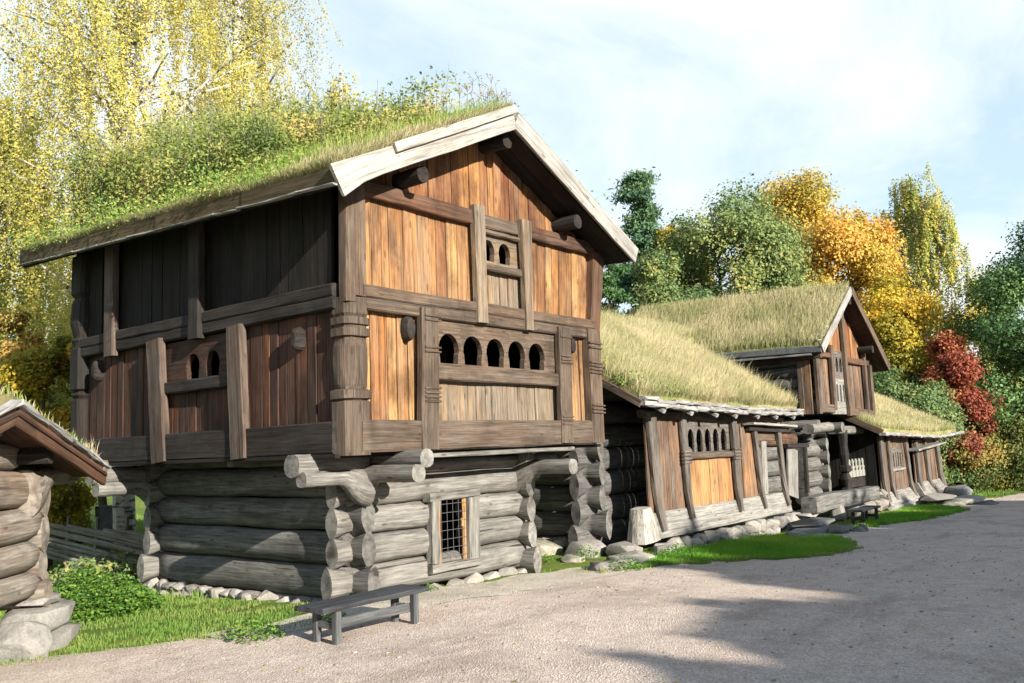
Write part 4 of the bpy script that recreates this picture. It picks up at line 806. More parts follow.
for s_ in (1,-1):
    mb=MB(); mb.beam(hp(HR,.40,hz(HR)-.0),hp(HR+s_*(HW+.03),.40,hz(HR+HW)-.02),.05,.20,V((0,0,1)),8,.008,.004); mb.build('bargeboard',M['redbeam'],rf)
    mb=MB(); 
    for k in range(4): a0=k/4;a1=(k+1)/4+.02; mb.beam(hp(HR+s_*HW*a0,.42,hz(HR+HW*a0)+.12),hp(HR+s_*HW*a1,.42,hz(HR+HW*a1)+.115),.12,.05,V((0,0,1)),3,.01,.012)
    mb.build('bark_strip',M['bark'],rf)
    mb=MB(); mb.beam(hp(HR,-.55,hz(HR)-.16),hp(HR+s_*1.9,-.55,hz(HR+1.9)-.12),.1,.12,V((0,0,1)),4); mb.build('rafter',M['redbeam'],rf)
    mb=MB()
    for k in range(14): mb.beam(hp(HR,.30-.31*k,hz(HR)+.01),hp(HR+s_*HW,.30-.31*k,hz(HR+HW)+.01),.30,.03,V((0,0,1)),2,.003,.002)
    mb.build('roof_boards',M['tarred'],rf)
    mb=MB(); mb.log(hp(HR+s_*(HW-.02),.44,hz(HR+HW)+.12),hp(HR+s_*(HW-.02),-4,hz(HR+HW)+.12),.07,.07,12,8); mb.build('eave_log',M['hutlog'],rf,True)
    mb=MB(); mb.beam(hp(HR+s_*1.05,.3,hz(HR+1.05)-.11),hp(HR+s_*1.05,-4,hz(HR+1.05)-.11),.14,.14,V((0,0,1)),4,.03); mb.build('purlin',M['darkbeam'],rf)
mb=MB(); mb.log(hp(HR,.26,hz(HR)-.13),hp(HR,-4,hz(HR)-.13),.09,.09,12,4); mb.build('purlin',M['hutlog'],rf,True)
slope_grass(f1,5000,.05,.2,.003,.007,(.2,0,0),'g_dry',rf,.7); slope_grass(f1,4000,.05,.16,.004,.007,(.1,0,0),'g_roof',rf,.7)
slope_grass(lambda u,v:f1(.90+.1*u,v*.4),700,.1,.32,.003,.005,(.3,.1,0),'g_dry',rf,.9)
P=np.array([tuple(V(f1(.74+.18*random.random(),.02+.16*random.random()))+V((0,0,random.uniform(0,.20)))) for _ in range(420)]); tag(leaves(P,.065,RNG,'leafy_plant',M['l_weed'],None,rw=.5),'bright green leafy plant growing on the turf of the small hut roof','plant')
mb=MB()
mb.rock(hp(-.05,-.12,.44),(.30,.26,.06),3,.2,9,HA,None,5); mb.rock(hp(.0,-.10,.255),(.44,.36,.17),8,.18,9,HA,None,5); mb.rock(hp(.04,-.05,.02),(.42,.36,.15),14,.18,9,HA,None,5); mb.rock(hp(-.75,.10,.05),(.25,.3,.32),19,.25,6,HA+.4)
mb.rock(hp(-3.3,-.2,.2),(.38,.36,.3),4,.25,6,HA); mb.rock(hp(-.1,-3.4,.15),(.4,.36,.25),5,.25,6,HA); mb.rock(hp(-3.3,-3.4,.2),(.4,.36,.28),6,.25,6,HA)
mb.build('foundation',M['pale'],T,True)
# ------------------------------------------------------------------ benches, beam, slabs, boulders
def bench(name,label,x0,x1,y0,y1,zt,z0,lx,stretch,mt='bench',ml='benchleg'):
    T=thing(name,label,'bench',((x0+x1)/2,(y0+y1)/2,z0))
    mb=MB(); mb.beam((x0,(y0+y1)/2,zt-.025),(x1,(y0+y1)/2+.02,zt-.025),(y1-y0),.05,V((0,0,1)),10,.008,.004); mb.build('seat',M[mt],T)
    for x in lx:
        for y in (y0+.07,y1-.07):
            mb=MB(); mb.beam((x,y,z0-.02),(x,y,zt-.05),.075,.075,V((0,1,0)),3,.006,.002); mb.build('leg',M[ml],T)
        mb=MB(); mb.beam((x,y0+.1,z0+.17),(x,y1-.1,z0+.17),.045,.08,V((0,0,1)),2); mb.build('stretcher',M[ml],T)
    if stretch:
        mb=MB(); mb.beam((lx[0],(y0+y1)/2-.10,z0+.18),(lx[1],(y0+y1)/2-.10,z0+.18),.04,.10,V((0,0,1)),4); mb.build('stretcher',M[ml],T)
bench('bench','long low dark grey wooden bench on the sand in front of the big storehouse',-1.32,.26,-1.14,-.68,.385,.0,(-1.08,.06),True)
bench('bench','short dark bench in front of the stones under the heavy squared beam',15.95,17.55,-1.15,-.75,.03,-.38,(16.2,17.3),False,'bench','bench')
mb=MB(); pts=[];pr=[]
for i in range(11):
    t=i/10; x=15.1+5.25*t; pts.append((x,-.1,.21-.02*t+.02*noise.noise((x,0,0)))); pr.append(rect(.40,.44-.10*abs(t-.4),.03))
mb.sweep(pts,pr,V((0,0,1)),None,.012); tag(mb.build('timber_beam',M['sidelog'],None),'heavy grey squared timber lying on stones in front of the farther storehouse','timber beam')
def stone1(name,label,cat,c,size,mat='stone',rough=.22,rz=0.0,seed=None,flat=2.8,group=None,sub=7):
    mb=MB(); mb.rock((0,0,0),size,seed,rough,sub,rz,None,flat); o=mb.build(name,M[mat],None,True); o.location=c; tag(o,label,cat,group); return o
R_=stone1
R_('boulder','low flat pale boulder at the edge of the path between storehouse and gallery','boulder',(5.35,-.35,-.06),(.62,.38,.15),'stone',.25,.4,21)
R_('boulder','rounded grey boulder under the pale sill end of the gallery','boulder',(7.35,.62,-.10),(.62,.34,.20),'stone',.25,.3,22)
R_('boulder','broad grey boulder lying left of the deep green grass patch','boulder',(6.30,-.15,-.10),(.55,.42,.17),'stone',.25,.1,23)
R_('boulder','small half buried stone below the farmhouse end wall','boulder',(6.2,1.0,-.12),(.42,.26,.12),'mossy',.25,.5,24)
R_('boulder','square mossy boulder supporting the log end wall of the farmhouse','boulder',(6.9,2.3,-.10),(.46,.42,.26),'mossy',.2,.1,25,4)
R_('boulder','tan block of stone under the farmhouse corner logs','boulder',(7.12,1.38,-.10),(.46,.42,.22),'stone',.2,.2,26,4)
R_('boulder','white rough stone beside the sill end of the gallery','boulder',(7.95,.05,-.12),(.42,.22,.14),'pale',.3,.2,27)
R_('stone_slab','thin upper slate slab of the broken step by the gallery door','step stone',(14.6,-.35,-.16),(1.15,.42,.075),'slate',.2,.06,31,5)
R_('stone_slab','long lower slate slab of the broken step, next to the green grass','step stone',(13.4,-.72,-.26),(1.35,.42,.10),'slate',.2,.04,32,5)
R_('stone_slab','pale slab leaning under the left end of the heavy timber','step stone',(15.6,.1,-.02),(.75,.35,.10),'pale',.25,.1,33,4)
R_('stone_slab','upright bluish stone wedged under the heavy timber','step stone',(16.9,-.2,-.14),(.28,.2,.26),'pale',.25,.1,34,4)
R_('stone_slab','bottom tan slab sunk into the grass before the slate step','step stone',(12.2,-1.15,-.30),(.9,.4,.07),'mossy',.2,.05,35,5)
for i in range(14):
    stone1('rubble_stone','jagged grey slate lump in the rubble at the road end of the step','stone',(14.4+random.uniform(-.9,1.0),-1.25+random.uniform(-.35,.35),-.30+random.uniform(-.03,.08)),(random.uniform(.14,.3),random.uniform(.12,.22),random.uniform(.08,.17)),'slate',.45,random.uniform(0,3),None,2.4,'slate rubble by the step',4)
for (x,y,z,a,b,c,m,l) in ((26.6,-.45,-.36,1.6,.5,.11,'stone','top slab of the stone steps at the far shed door'),(26.3,-.95,-.53,1.15,.5,.10,'mossy','left middle slab of the far shed steps'),(28.4,-1.0,-.55,1.2,.5,.12,'stone','right middle slab of the far shed steps'),(27.6,-1.6,-.66,1.5,.45,.08,'slate','lowest slab of the far shed steps at the road'),(30.6,-.2,-.45,.8,.5,.3,'slate','rough grey boulder at the end post of the far shed')):
    R_('stone_slab' if 'slab' in l else 'boulder',l,'step stone' if 'slab' in l else 'boulder',(x,y,z),(a,b,c),m,.2,.04,None,5)

# ------------------------------------------------------------------ fence and post behind the left gap
T=thing('pole_fence','rustic fence of slanting weathered poles behind the hut and storehouse','fence',(1.6,10,0))
fa=at(42,17.5); fb=at(190,15.5)
for k in range(6):
    p=fa.lerp(fb,k/5); mb=MB(); mb.log(p+V((0,0,-.1)),p+V((.03,0,.95)),.035,.035,8,4); mb.build('stake',M['fence'],T,True)
mb=MB(); 
for i in range(13):
    t=-.3+i/8; p=fa.lerp(fb,t-.62); q=fa.lerp(fb,t+.62); mb.log(p+V((0,0,.72+random.uniform(-.08,.08))),q+V((0,0,.05+random.uniform(-.05,.05))),.03,.04,8,5)
mb.build('rail',M['fence'],T,True)
mb=MB(); p=at(104,19); mb.log(p+V((0,0,-.1)),p+V((0,0,1.05)),.16,.16,12,5); tag(mb.build('stone_post',M['slate'],None,True),'thick grey post beyond the pole fence','post')
for i,(px,d,s) in enumerate(((78,21,.35),(90,21.5,.28),(120,21,.3))):
    p=at(px,d); R_('boulder',('grey boulder on the lawn left of the grey post','small grey boulder just beside the grey post','grey boulder on the lawn right of the grey post')[i],'boulder',(p.x,p.y,.85*s),(s,s*.8,s*.7),'slate',.3)

# ------------------------------------------------------------------ grass patches and weeds at ground level
def patch(name,poly_fn,n,h0,h1,mat,kind='stuff',w=(.003,.006),lean=(0,-.1,0)):
    P=[]
    while len(P)<n:
        p=poly_fn()
        if p is not None: P.append((p[0],p[1],gzn(*p)-.005))
    P=np.array(P); return blades(P,RNG.uniform(h0,h1,len(P)),RNG.uniform(w[0],w[1],len(P)),lean,RNG,name,M[mat],None,.8)
def inside(x,y,pl):
    c=False;j=len(pl)-1
    for i in range(len(pl)):
        (xi,yi),(xj,yj)=pl[i],pl[j]
        if (yi>y)!=(yj>y) and x<(xj-xi)*(y-yi)/(yj-yi)+xi: c=not c
        j=i
    return c
def poly(pl,thr=-.25,fr=1.9,edge=.3):
    x0,x1=min(p[0] for p in pl),max(p[0] for p in pl);y0,y1=min(p[1] for p in pl),max(p[1] for p in pl)
    def f():
        x=random.uniform(x0,x1);y=random.uniform(y0,y1); xx=x+edge*noise.noise((x*2.5,y*2.5,1));yy=y+edge*noise.noise((x*2.5,y*2.5,9))
        if inside(xx,yy,pl) and noise.noise((x*fr,y*fr,3))>thr+random.uniform(-.15,.15): return (x,y)
    return f
tag(patch('lawn_grass',poly([(-3.2,1.6),(-1.9,.62),(-1.3,.05),(-.6,-.1),(.05,.25),(.45,.62),(.5,5.6),(-.2,8),(-4,6)]),21000,.02,.075,'g_lawn'),'short grass between the hut and the storehouse','grass')
tag(patch('gallery_grass',poly([(5.6,-.75),(6.4,-.35),(7.0,-.1),(8.0,.02),(12.0,.0),(13.0,-.45),(12.7,-1.6),(11.4,-2.25),(9.8,-2.75),(8.3,-2.5),(7.0,-1.55),(6.2,-1.05)],-.5),30000,.04,.13,'g_deep'),'deep green grass in front of the gallery','grass')
tag(patch('fringe_grass',poly([(4.6,-.65),(5.6,-.85),(6.4,-1.25),(7.2,-1.75),(8.4,-2.65),(9.8,-2.9),(11.4,-2.4),(11.2,-2.1),(9.8,-2.55),(8.3,-2.3),(7,-1.4),(6,-.7),(5,-.5)],-.2),6000,.03,.11,'g_lawn'),'yellowing grass fringe along the gravel','grass')
tag(patch('shed_grass',poly([(14.9,-1.15),(17.5,-.75),(21,-.3),(25.5,.1),(25.6,-.8),(24,-1.9),(21,-2.0),(18,-1.8),(16,-1.45)],-.5),20000,.05,.16,'g_deep',w=(.005,.009)),'green grass strip before the farther buildings','grass')
tag(patch('verge_grass',poly([(30,-.3),(46,-2),(60,2),(60,14),(34,14),(31.5,4)],-.6),14000,.08,.25,'g_lawn',w=(.012,.02)),'grass verge under the far bushes','grass')
tag(patch('meadow_grass',lambda:(lambda px,d:(lambda p:(p.x,p.y))(at(px,d)))(random.uniform(-60,230),random.uniform(13.5,40)),22000,.06,.2,'g_lawn',w=(.008,.014)),'meadow grass behind the fence','grass')
def weed(name,label,cx,cy,r,h,n,size,mat='l_weed',cat='weeds',kind=None,z=None):
    P=[]
    for _ in range(n):
        a=random.uniform(0,6.28); q=r*math.sqrt(random.random()); x=cx+q*math.cos(a); y=cy+q*math.sin(a); hh=h*(1-(q/r)**2*.7)*(1+.4*noise.noise((x*3,y*3,2)))
        P.append((x,y,(gzn(x,y) if z is None else z)+hh*random.random()**.7))
    o=leaves(np.array(P),size,RNG,name,M[mat],None,flat=.35,rw=.5); tag(o,label,cat,None,kind); return o
# nettles between hut and storehouse corner
c=gp=at(92,13.0)
def wdome(cx,cy,rx,ry,h,n,size,name,label,mat,kind='stuff'):
    P=[]
    for _ in range(n):
        a=random.uniform(0,6.28);q=math.sqrt(random.random());x=cx+rx*q*math.cos(a);y=cy+ry*q*math.sin(a);hh=h*(1-q**2*.75)*(1+.5*noise.noise((x*2.2,y*2.2,5)))
        P.append((x,y,gzn(x,y)+hh*random.random()**.6))
    tag(leaves(np.array(P),size,RNG,name,M[mat],None,flat=.3,rw=.5),label,'nettles',None,kind)
wdome(-.95,4.3,.85,1.0,.56,8000,.06,'nettle_patch','fresh green nettles between the hut and the storehouse corner','l_weed')
wdome(.6,7.4,1.3,1.3,.55,3500,.10,'nettle_patch','dark weeds in the shade behind the storehouse corner','l_green')
for (x,y,r,h,n,l) in ((-1.35,-.05,.32,.24,520,'green weed tuft at the left foot of the long bench'),(-.35,-.15,.20,.16,160,'little weed under the long bench'),(6.3,.75,.24,.30,260,'leafy weed in front of the mossy boulder'),(6.85,-.75,.34,.30,420,'leafy weed at the left end of the deep green grass'),(5.15,-.75,.30,.22,330,'low weed in front of the flat pale boulder'),(1.9,.50,.14,.12,90,'tiny weed at the storehouse foundation'),(5.5,1.3,.40,.20,300,'low weeds by the storehouse front corner')):
    weed('weed',l,x,y,r,h,n,.05)

# ------------------------------------------------------------------ thicket on the storehouse roof
def ridgepts(n,umin,umax,vmin,vmax,h0,h1):
    P=[];U=[];f,_=rtop(-1)
    for _ in range(n):
        u=random.uniform(umin,umax);v=random.uniform(vmin,vmax); P.append(f(u,v)); 
    return P
f,_=rtop(-1)
P=[];st=[]
for i in range(330):
    v=random.uniform(.05,.98)**.85; u=random.uniform(.22,1.0) if v>.3 else random.uniform(.42,1.0)
    p=V(f(u,v)); h=random.uniform(.55,1.0)*(.55+1.55*v)*(1+.5*noise.noise((p.x*.9,p.y*.9,6))); st.append((p,h))
    for _ in range(int(110+110*h)):
        q=random.random()**.75; P.append((p.x+random.gauss(0,.13+.05*h),p.y+random.gauss(0,.15+.05*h),p.z+h*q))
P=np.array(P); OV=np.tile([-.35,-.55,.75],(len(P),1)); lf_=np.array([noise.noise((p[0]*1.3,p[1]*1.3,p[2]*1.6)) for p in P]); tag(leaves(P,.062,RNG,'bramble_thicket',M['l_bramble'],None,rnd=np.clip(.42+.75*lf_,0,1),rw=.22,aspect=.55,out=OV,ow=.75),'tangled bramble thicket on the storehouse turf roof','shrubs',None,'stuff')
P=[]
for i in range(260):
    v=random.random()**1.6*.92+.06; u=random.uniform(-.01,.97) if v>.14 else random.uniform(.25,.95); p=V(f(u,v)); rr=min(random.uniform(.14,.34),.07+.6*v)
    for _ in range(110): P.append((p.x+random.gauss(0,rr),p.y+random.gauss(0,rr),p.z+abs(random.gauss(0,rr*.8))))
tag(leaves(np.array(P),.055,RNG,'roof_weeds',M['l_roofweed'],None,rw=.35,aspect=.5,out=np.tile([-.4,-.5,.75],(len(P),1)),ow=.7),'low green weeds on the storehouse turf roof','weeds',None,'stuff')
mb=MB()
for (p,h) in st:
    for _ in range(2):
        q=p+V((random.gauss(0,.1),random.gauss(0,.1),0)); mb.sweep([q,q+V((random.gauss(0,.06),random.gauss(0,.06),h*.6)),q+V((random.gauss(0,.14),random.gauss(0,.14),h*1.15))],[oval(.006,.006,5),oval(.005,.005,5),oval(.002,.002,5)])
tag(mb.build('dry_stems',M['fence'],None),'dry stems sticking out of the storehouse roof thicket','stems',None,'stuff')
# tall dead flower stalks along the ridge
mb=MB(); P=[]
for i in range(60):
    y=random.uniform(-.4,7.5) if i<40 else random.uniform(-.5,2); x=2.86+random.uniform(-.6,.5); z=under(x,y)+.26; h=random.uniform(.3,.8)
    a=V((x,y,z)); b=a+V((random.gauss(0,.07),random.gauss(0,.07),h)); mb.sweep([a,a.lerp(b,.5)+V((random.gauss(0,.02),0,0)),b],[oval(.005,.005,5),oval(.004,.004,5),oval(.002,.002,5)])
    for k in range(6):
        t=random.uniform(.5,1); e=a.lerp(b,t); d=e+V((random.gauss(0,.06),random.gauss(0,.06),random.uniform(.04,.12))); mb.sweep([e,d],[oval(.003,.003,4)]*2); P+= [tuple(d+V((random.gauss(0,.02),random.gauss(0,.02),random.gauss(0,.02)))) for _ in range(5)]
tag(mb.build('dry_stalks',M['fence'],None),'tall dead flower stalks along the storehouse ridge','stalks',None,'stuff')
tag(leaves(np.array(P),.03,RNG,'seed_heads',M['l_orange'],None,rw=.3),'brown seed heads on the stalks of the storehouse ridge','seed heads',None,'stuff')
# leafy clumps on the right roof slope
for (y,u,l,mt) in ((.45,.75,'leafy clump below the peak on the right roof slope','l_bramble'),(.35,.55,'yellowish clump midway down the right roof slope','l_roofweed'),(.3,.36,'green weed clump hanging over the right roof slope','l_bramble'),(.2,.14,'leafy clump near the right eave of the storehouse roof','l_weed'),(1.2,.62,'dry brown clump on the right roof slope','l_bramble')):
    p=V(f2(u,(y-Y0)/(Y1-Y0))); P=[(p.x+random.gauss(0,.2),p.y+random.gauss(0,.3),p.z+random.uniform(0,.6)*random.random()) for _ in range(700)]; tag(leaves(np.array(P),.07,RNG,'roof_plant',M[mt],None,rw=.5),l,'plant')

# plants on the lower farmhouse roof
for (x,y,l,mt) in ((7.45,.35,'yellow green weed clump at the corner of the low gallery roof','l_weed'),(8.6,.18,'small weed on the bark edge of the gallery roof','l_roofweed'),(10.4,.30,'low green weed above the gallery windows on the roof edge','l_roofweed'),(7.5,1.1,'reddish weed clump on the gallery roof verge near the storehouse','l_bramble')):
    P=[(x+random.gauss(0,.16),y+random.gauss(0,.12),lz(x,y)+.24+random.uniform(0,.32)*random.random()) for _ in range(260)]; tag(leaves(np.array(P),.06,RNG,'roof_plant',M[mt],None,rw=.4,out=np.tile([-.4,-.6,.7],(260,1)),ow=.7),l,'plant')
# litter on the gravel
P=[]
while len(P)<900:
    x=random.uniform(-7,22);y=-.5-random.random()**1.3*9
    if y<yard_edge(x)-.02: P.append((x,y,gzn(x,y)+.012))
P=np.array(P); up=np.tile([0,0,1.],(len(P),1)); tag(leaves(P,.038,RNG,'fallen_leaves',M['l_orange'],None,rw=.5,out=up,ow=1.6),'fallen autumn leaves scattered on the gravel','leaves',None,'stuff')
mb=MB()
for _ in range(700):
    x=random.uniform(-6.5,14);y=-.3-random.random()**1.2*7.5
    if y<yard_edge(x)+.15: r=random.uniform(.008,.022); mb.rock((x,y,gzn(x,y)+r*.35),(r*1.3,r,r*.7),None,.3,0)
tag(mb.build('loose_pebbles',M['stone'],None),'loose pebbles scattered on the gravel','pebbles',None,'stuff')
# thin grass creeping over the gravel edge
P=[]
while len(P)<5200:
    x=random.uniform(-6,16) if random.random()<.8 else random.uniform(14,30); y=yard_edge(x)+random.gauss(-.02,.16)
    if noise.noise((x*1.7,y*1.7,6))>-.05+random.uniform(-.2,.2) and not(-.9<x<4.2): P.append((x,y,gzn(x,y)-.003))
P=np.array(P); tag(blades(P,RNG.uniform(.02,.08,len(P)),RNG.uniform(.003,.005,len(P)),(0,-.3,0),RNG,'edge_grass',M['g_lawn'],None,.9),'thin grass creeping over the gravel edge','grass')
# ------------------------------------------------------------------ trees
def limb(mb,p,q,r0,r1,n=5,wob=.06,sides=7):
    p=V(p);q=V(q);L=(q-p).length;pts=[];pr=[];s=random.uniform(0,99)
    for i in range(n+1):
        t=i/n; w=V((noise.noise((s,t*2,0)),noise.noise((s,t*2,5)),noise.noise((s,t*2,9))))*L*wob*2*math.sin(math.pi*t)
        r=r0+(r1-r0)*t; pts.append(p.lerp(q,t)+w); pr.append(oval(r,r,sides))
    d=(q-p).normalized(); mb.sweep(pts,pr,V((0,0,1)) if abs(d.z)<.7 else V((0,1,0)),None,r0*.06)
def broadleaf(label,px,depth,top,hwpx,mat,n,leaf,bottom=.25,nb=44,name='broadleaf_tree',cat='tree',trunk='trunk',seed=0,shape=1.0,group=None,pos=None,H=None,R=None,inner=.55):
    rs=random.Random(seed+px*7 if px is not None else seed); rng=np.random.default_rng(seed+5)
    if pos is None: px=px+.031*(hor(px)-top)
    b=at(px,depth) if pos is None else V(pos); b.z=gz(b.x,b.y)+ (0 if b.y<25 else .06*(min(b.y,90)-25))
    H=H or (hor(px)-top)/F_PX*depth+CAM.z-b.z; R=R or hwpx/F_PX*depth
    T=thing(name,label,cat,tuple(b),group); zc=H*(bottom+(1-bottom)*.5); hz_=H*(1-bottom)*.5
    mb=MB(); tr=max(.06,H*.014); limb(mb,b-V((0,0,.2)),b+V((rs.uniform(-.3,.3),rs.uniform(-.3,.3),H*.7)),tr*1.3,tr*.25,8,.03,9)
    blobs=[]
    nb=int(nb*1.7)
    for i in range(nb):
        for _ in range(30):
            q=V((rs.uniform(-1,1),rs.uniform(-1,1),rs.uniform(-1,1)))
            if q.length<1 and q.length>.35: break
        w=(1-max(0,q.z)**2*.4*shape)*(1-max(0,-q.z)**2*.05); c=b+V((q.x*R*w*.92,q.y*R*w*.92,zc+q.z*hz_*.9)); rb=R*rs.uniform(.18,.36)
        blobs.append((c,rb,rs.uniform(0,1))); s=b+V((0,0,max(H*.18,min(H*.75,c.z-b.z-(c-b).xy.length*.6)))); limb(mb,s,c,tr*.45*(1-(s.z-b.z)/H*.6),tr*.08,5,.06,6)
    mb.build('trunk',M[trunk],T)
    P=[];rv=[];OV=[]; n=int(n*4.6); tot=sum(r**2 for _,r,_ in blobs)
    for c,r,v in blobs:
        k=int(n*r*r/tot); n=n
        ncl=max(5,int(k/40)); cs=rng.normal(size=(ncl,3)); cs/=np.linalg.norm(cs,axis=1)[:,None]; cs*=rng.uniform(inner,1.08,ncl)[:,None]*r; cs[:,2]*=.8
        ci=rng.integers(0,ncl,k); p=cs[ci]+rng.normal(size=(k,3))*r*.27; cv=rng.uniform(-.16,.16,ncl)
        P.append(p+np.array(c)); OV.append(p/r+(p+np.array(c)-np.array([b.x,b.y,zc+b.z]))/R*.8+np.array([0,0,.35])); rv.append(np.clip(.2+.6*v+cv[ci]*1.3,0,1))
    P=np.concatenate(P);rv=np.concatenate(rv); leaves(P,leaf*.82,rng,'crown',M[mat],T,rv,0,.7,0,.13,np.concatenate(OV),1.0); return T
def birch(label,px,depth,top,hwpx,mat,n,leaf,bottom=.2,seed=0,strand=(1.2,3.6),nbr=60,group=None,name='birch_tree',lean=0):
    rs=random.Random(seed); rng=np.random.default_rng(seed); px=px+.031*(hor(px)-max(top,0))
    n=int(n*2.0); b=at(px,depth); b.z=gz(b.x,b.y)+(0 if b.y<25 else .06*(min(b.y,90)-25)); H=(hor(px)-top)/F_PX*depth+CAM.z-b.z; R=hwpx/F_PX*depth
    T=thing(name,label,'birch tree',tuple(b),group); mb=MB(); tr=H*.013; topp=b+V((rs.uniform(-.4,.4)+lean,rs.uniform(-.4,.4),H*.97)); limb(mb,b-V((0,0,.2)),topp,tr,tr*.15,10,.02,9)
    S=[]
    for i in range(nbr):
        t=bottom+.12+(.97-bottom-.12)*(i+.5)/nbr; a=rs.uniform(0,6.28); s=b.lerp(topp,t); q=(t-bottom)/(1-bottom); rad=R*(1-q**3.6*.8)*(.55+.45*min(1,q*2.5))*rs.uniform(.45,1.05)
        e=s+V((math.cos(a)*rad,math.sin(a)*rad,rad*rs.uniform(.25,.75))); limb(mb,s,e,tr*.32*(1.1-t),tr*.05,5,.07,6); 
        for k in range(int(5+rad*2.6)):
            u=rs.uniform(.25,1)**.7; S.append((s.lerp(e,u)+V((rs.gauss(0,.25),rs.gauss(0,.25),rs.gauss(0,.15))),rs.uniform(*strand)*(.5+.5*u),rs.random()))
    mb.build('trunk',M['birch'],T)
    L=sum(l for _,l,_ in S); P=[];rv=[]
    tw=MB()
    for s,l,v in S:
        k=max(6,int(n*l/L)); t=rng.uniform(0,1,k); dx,dy=rng.normal(0,.16,2); w=.035+.06*(1-t)
        P.append(np.stack([s.x+dx*l*t**1.5+rng.normal(0,1,k)*w,s.y+dy*l*t**1.5+rng.normal(0,1,k)*w,s.z-l*t+.1],1)); rv.append(np.full(k,.22+.6*v))
    P=np.concatenate(P);rv=np.concatenate(rv); ok=P[:,2]>b.z+.3; OV=P-np.array([b.x,b.y,0]); OV[:,2]=.5*np.abs(OV[:,:2]).sum(1)*.5+.3; leaves(P[ok],leaf,rng,'crown',M[mat],T,rv[ok],0,.75,.3,.12,OV[ok],1.1)
def pine(label,px,depth,top,hwpx,n,leaf,seed=0,bottom=.5,mat='l_pine'):
    rs=random.Random(seed); rng=np.random.default_rng(seed); px=px+.031*(hor(px)-top); b=at(px,depth); b.z=gz(b.x,b.y)+(0 if b.y<25 else .06*(min(b.y,90)-25)); H=(hor(px)-top)/F_PX*depth+CAM.z-b.z; R=hwpx/F_PX*depth
    T=thing('pine_tree',label,'pine tree',tuple(b)); mb=MB(); tr=H*.013; topp=b+V((rs.uniform(-.3,.3),0,H*.97)); limb(mb,b-V((0,0,.2)),topp,tr,tr*.2,8,.015,8); P=[];rv=[]
    for i in range(34):
        q=(i+.5)/34; t=bottom+(1-bottom)*q; a=rs.uniform(0,6.28); rad=R*(1-q**1.7*.8)*rs.uniform(.4,1.05); s=b.lerp(topp,min(.97,t)); e=s+V((math.cos(a)*rad,math.sin(a)*rad,rad*.28)); limb(mb,s,e,tr*.3,tr*.06,4,.06,6); v=rs.random()
        for u in (.55,.8,1.0):
            c=s.lerp(e,u); k=n//102; p=rng.normal(size=(k,3))*np.array([R*.17,R*.17,R*.075]); P.append(p+np.array(c)); rv.append(np.full(k,.2+.6*v))
    mb.build('trunk',M['trunk'],T); leaves(np.concatenate(P),leaf,rng,'crown',M[mat],T,np.concatenate(rv),0,.3,0,.25)
birch('tall weeping birch with yellow leaves filling the upper left sky',112,21,-330,190,'l_birch',74000,.058,.14,1,(1.5,5.0),100)
birch('weeping yellow birch behind the middle of the storehouse roof',222,24,-300,100,'l_birch',50000,.058,.16,2,(1.5,5.0),80)
birch('slender yellow birch whose tip shows above the roof thicket',338,34,34,34,'l_birch',9000,.11,.2,3,(1,2.6),44)
birch('yellow green weeping birch at the left margin behind the hut',-20,30,60,120,'l_birch2',26000,.12,.1,4,(1.5,4),70)
broadleaf('orange leaved shrub left of the storehouse back corner',10,20,250,30,'l_orange',9000,.12,.12,16,'autumn_shrub','shrub',seed=5)
broadleaf('yellow green bush close behind the storehouse back corner',48,18.5,305,46,'l_yellow',14000,.10,.02,20,'autumn_shrub','shrub',seed=6)
broadleaf('rounded yellow green bush behind the hut roof',22,24,340,48,'l_birch2',10000,.10,.02,16,'autumn_shrub','shrub',seed=7)
broadleaf('dull green bush behind the storehouse seen between roof and birch',100,27,270,60,'l_birch2',10000,.12,.05,16,'autumn_shrub','shrub',seed=8)
pine('dark blue green pine rising above the right roof edge',645,46,152,36,24000,.26,9,.52)
pine('dark fir close to the right eave of the big storehouse',612,36,212,30,18000,.20,10,.1,'l_dark')
broadleaf('yellow orange tree behind the pine and the green lime tree',676,47,186,46,'l_yellow',9000,.20,.2,18,seed=11)
broadleaf('broad green tree behind the dry grass roof',722,42,166,88,'l_green',15000,.19,.15,28,seed=12)
broadleaf('lower green tree left of the broad green tree, behind the roof',662,38,225,56,'l_green',9000,.17,.1,20,seed=13)
broadleaf('large orange and gold maple above the farther gable',822,50,154,82,'l_maple',23000,.22,.15,30,seed=14)
broadleaf('yellow leaved maple sapling to the right of the farther gable',888,44,262,56,'l_yellow',10000,.18,.1,20,seed=15)
birch('tall yellow green birch standing alone against the white sky',925,56,156,66,'l_birch2',40000,.13,.1,16,(1.2,3.6),100)
broadleaf('green bush behind the low shed roof',905,40,335,62,'l_green',9000,.17,.0,18,'shrub','shrub',seed=17)
broadleaf('red leaved tree beyond the shed roof',956,40,325,40,'l_red',9500,.17,.12,18,'red_tree','tree',seed=18)
broadleaf('olive brown tree behind the red tree',985,54,268,46,'l_birch2',8000,.2,.1,16,seed=19)
broadleaf('mixed yellow and green bush beside the far end of the shed',985,42,408,66,'l_mixed',14000,.14,.0,20,'autumn_shrub','shrub',seed=20)
broadleaf('low brown green bush right behind the end of the shed',938,41,425,52,'l_mixed',7000,.14,.0,14,'autumn_shrub','shrub',seed=21)
broadleaf('dark green tree cut by the right picture edge',1042,40,190,74,'l_dark',13000,.17,.08,24,seed=22)
broadleaf('dark green bush at the right edge behind the road end',1045,42,380,70,'l_dark',9000,.17,.0,18,'shrub','shrub',seed=23)
broadleaf('yellow green tree filling the gap left of the maple',775,54,196,56,'l_yellow',8000,.22,.15,18,seed=24)
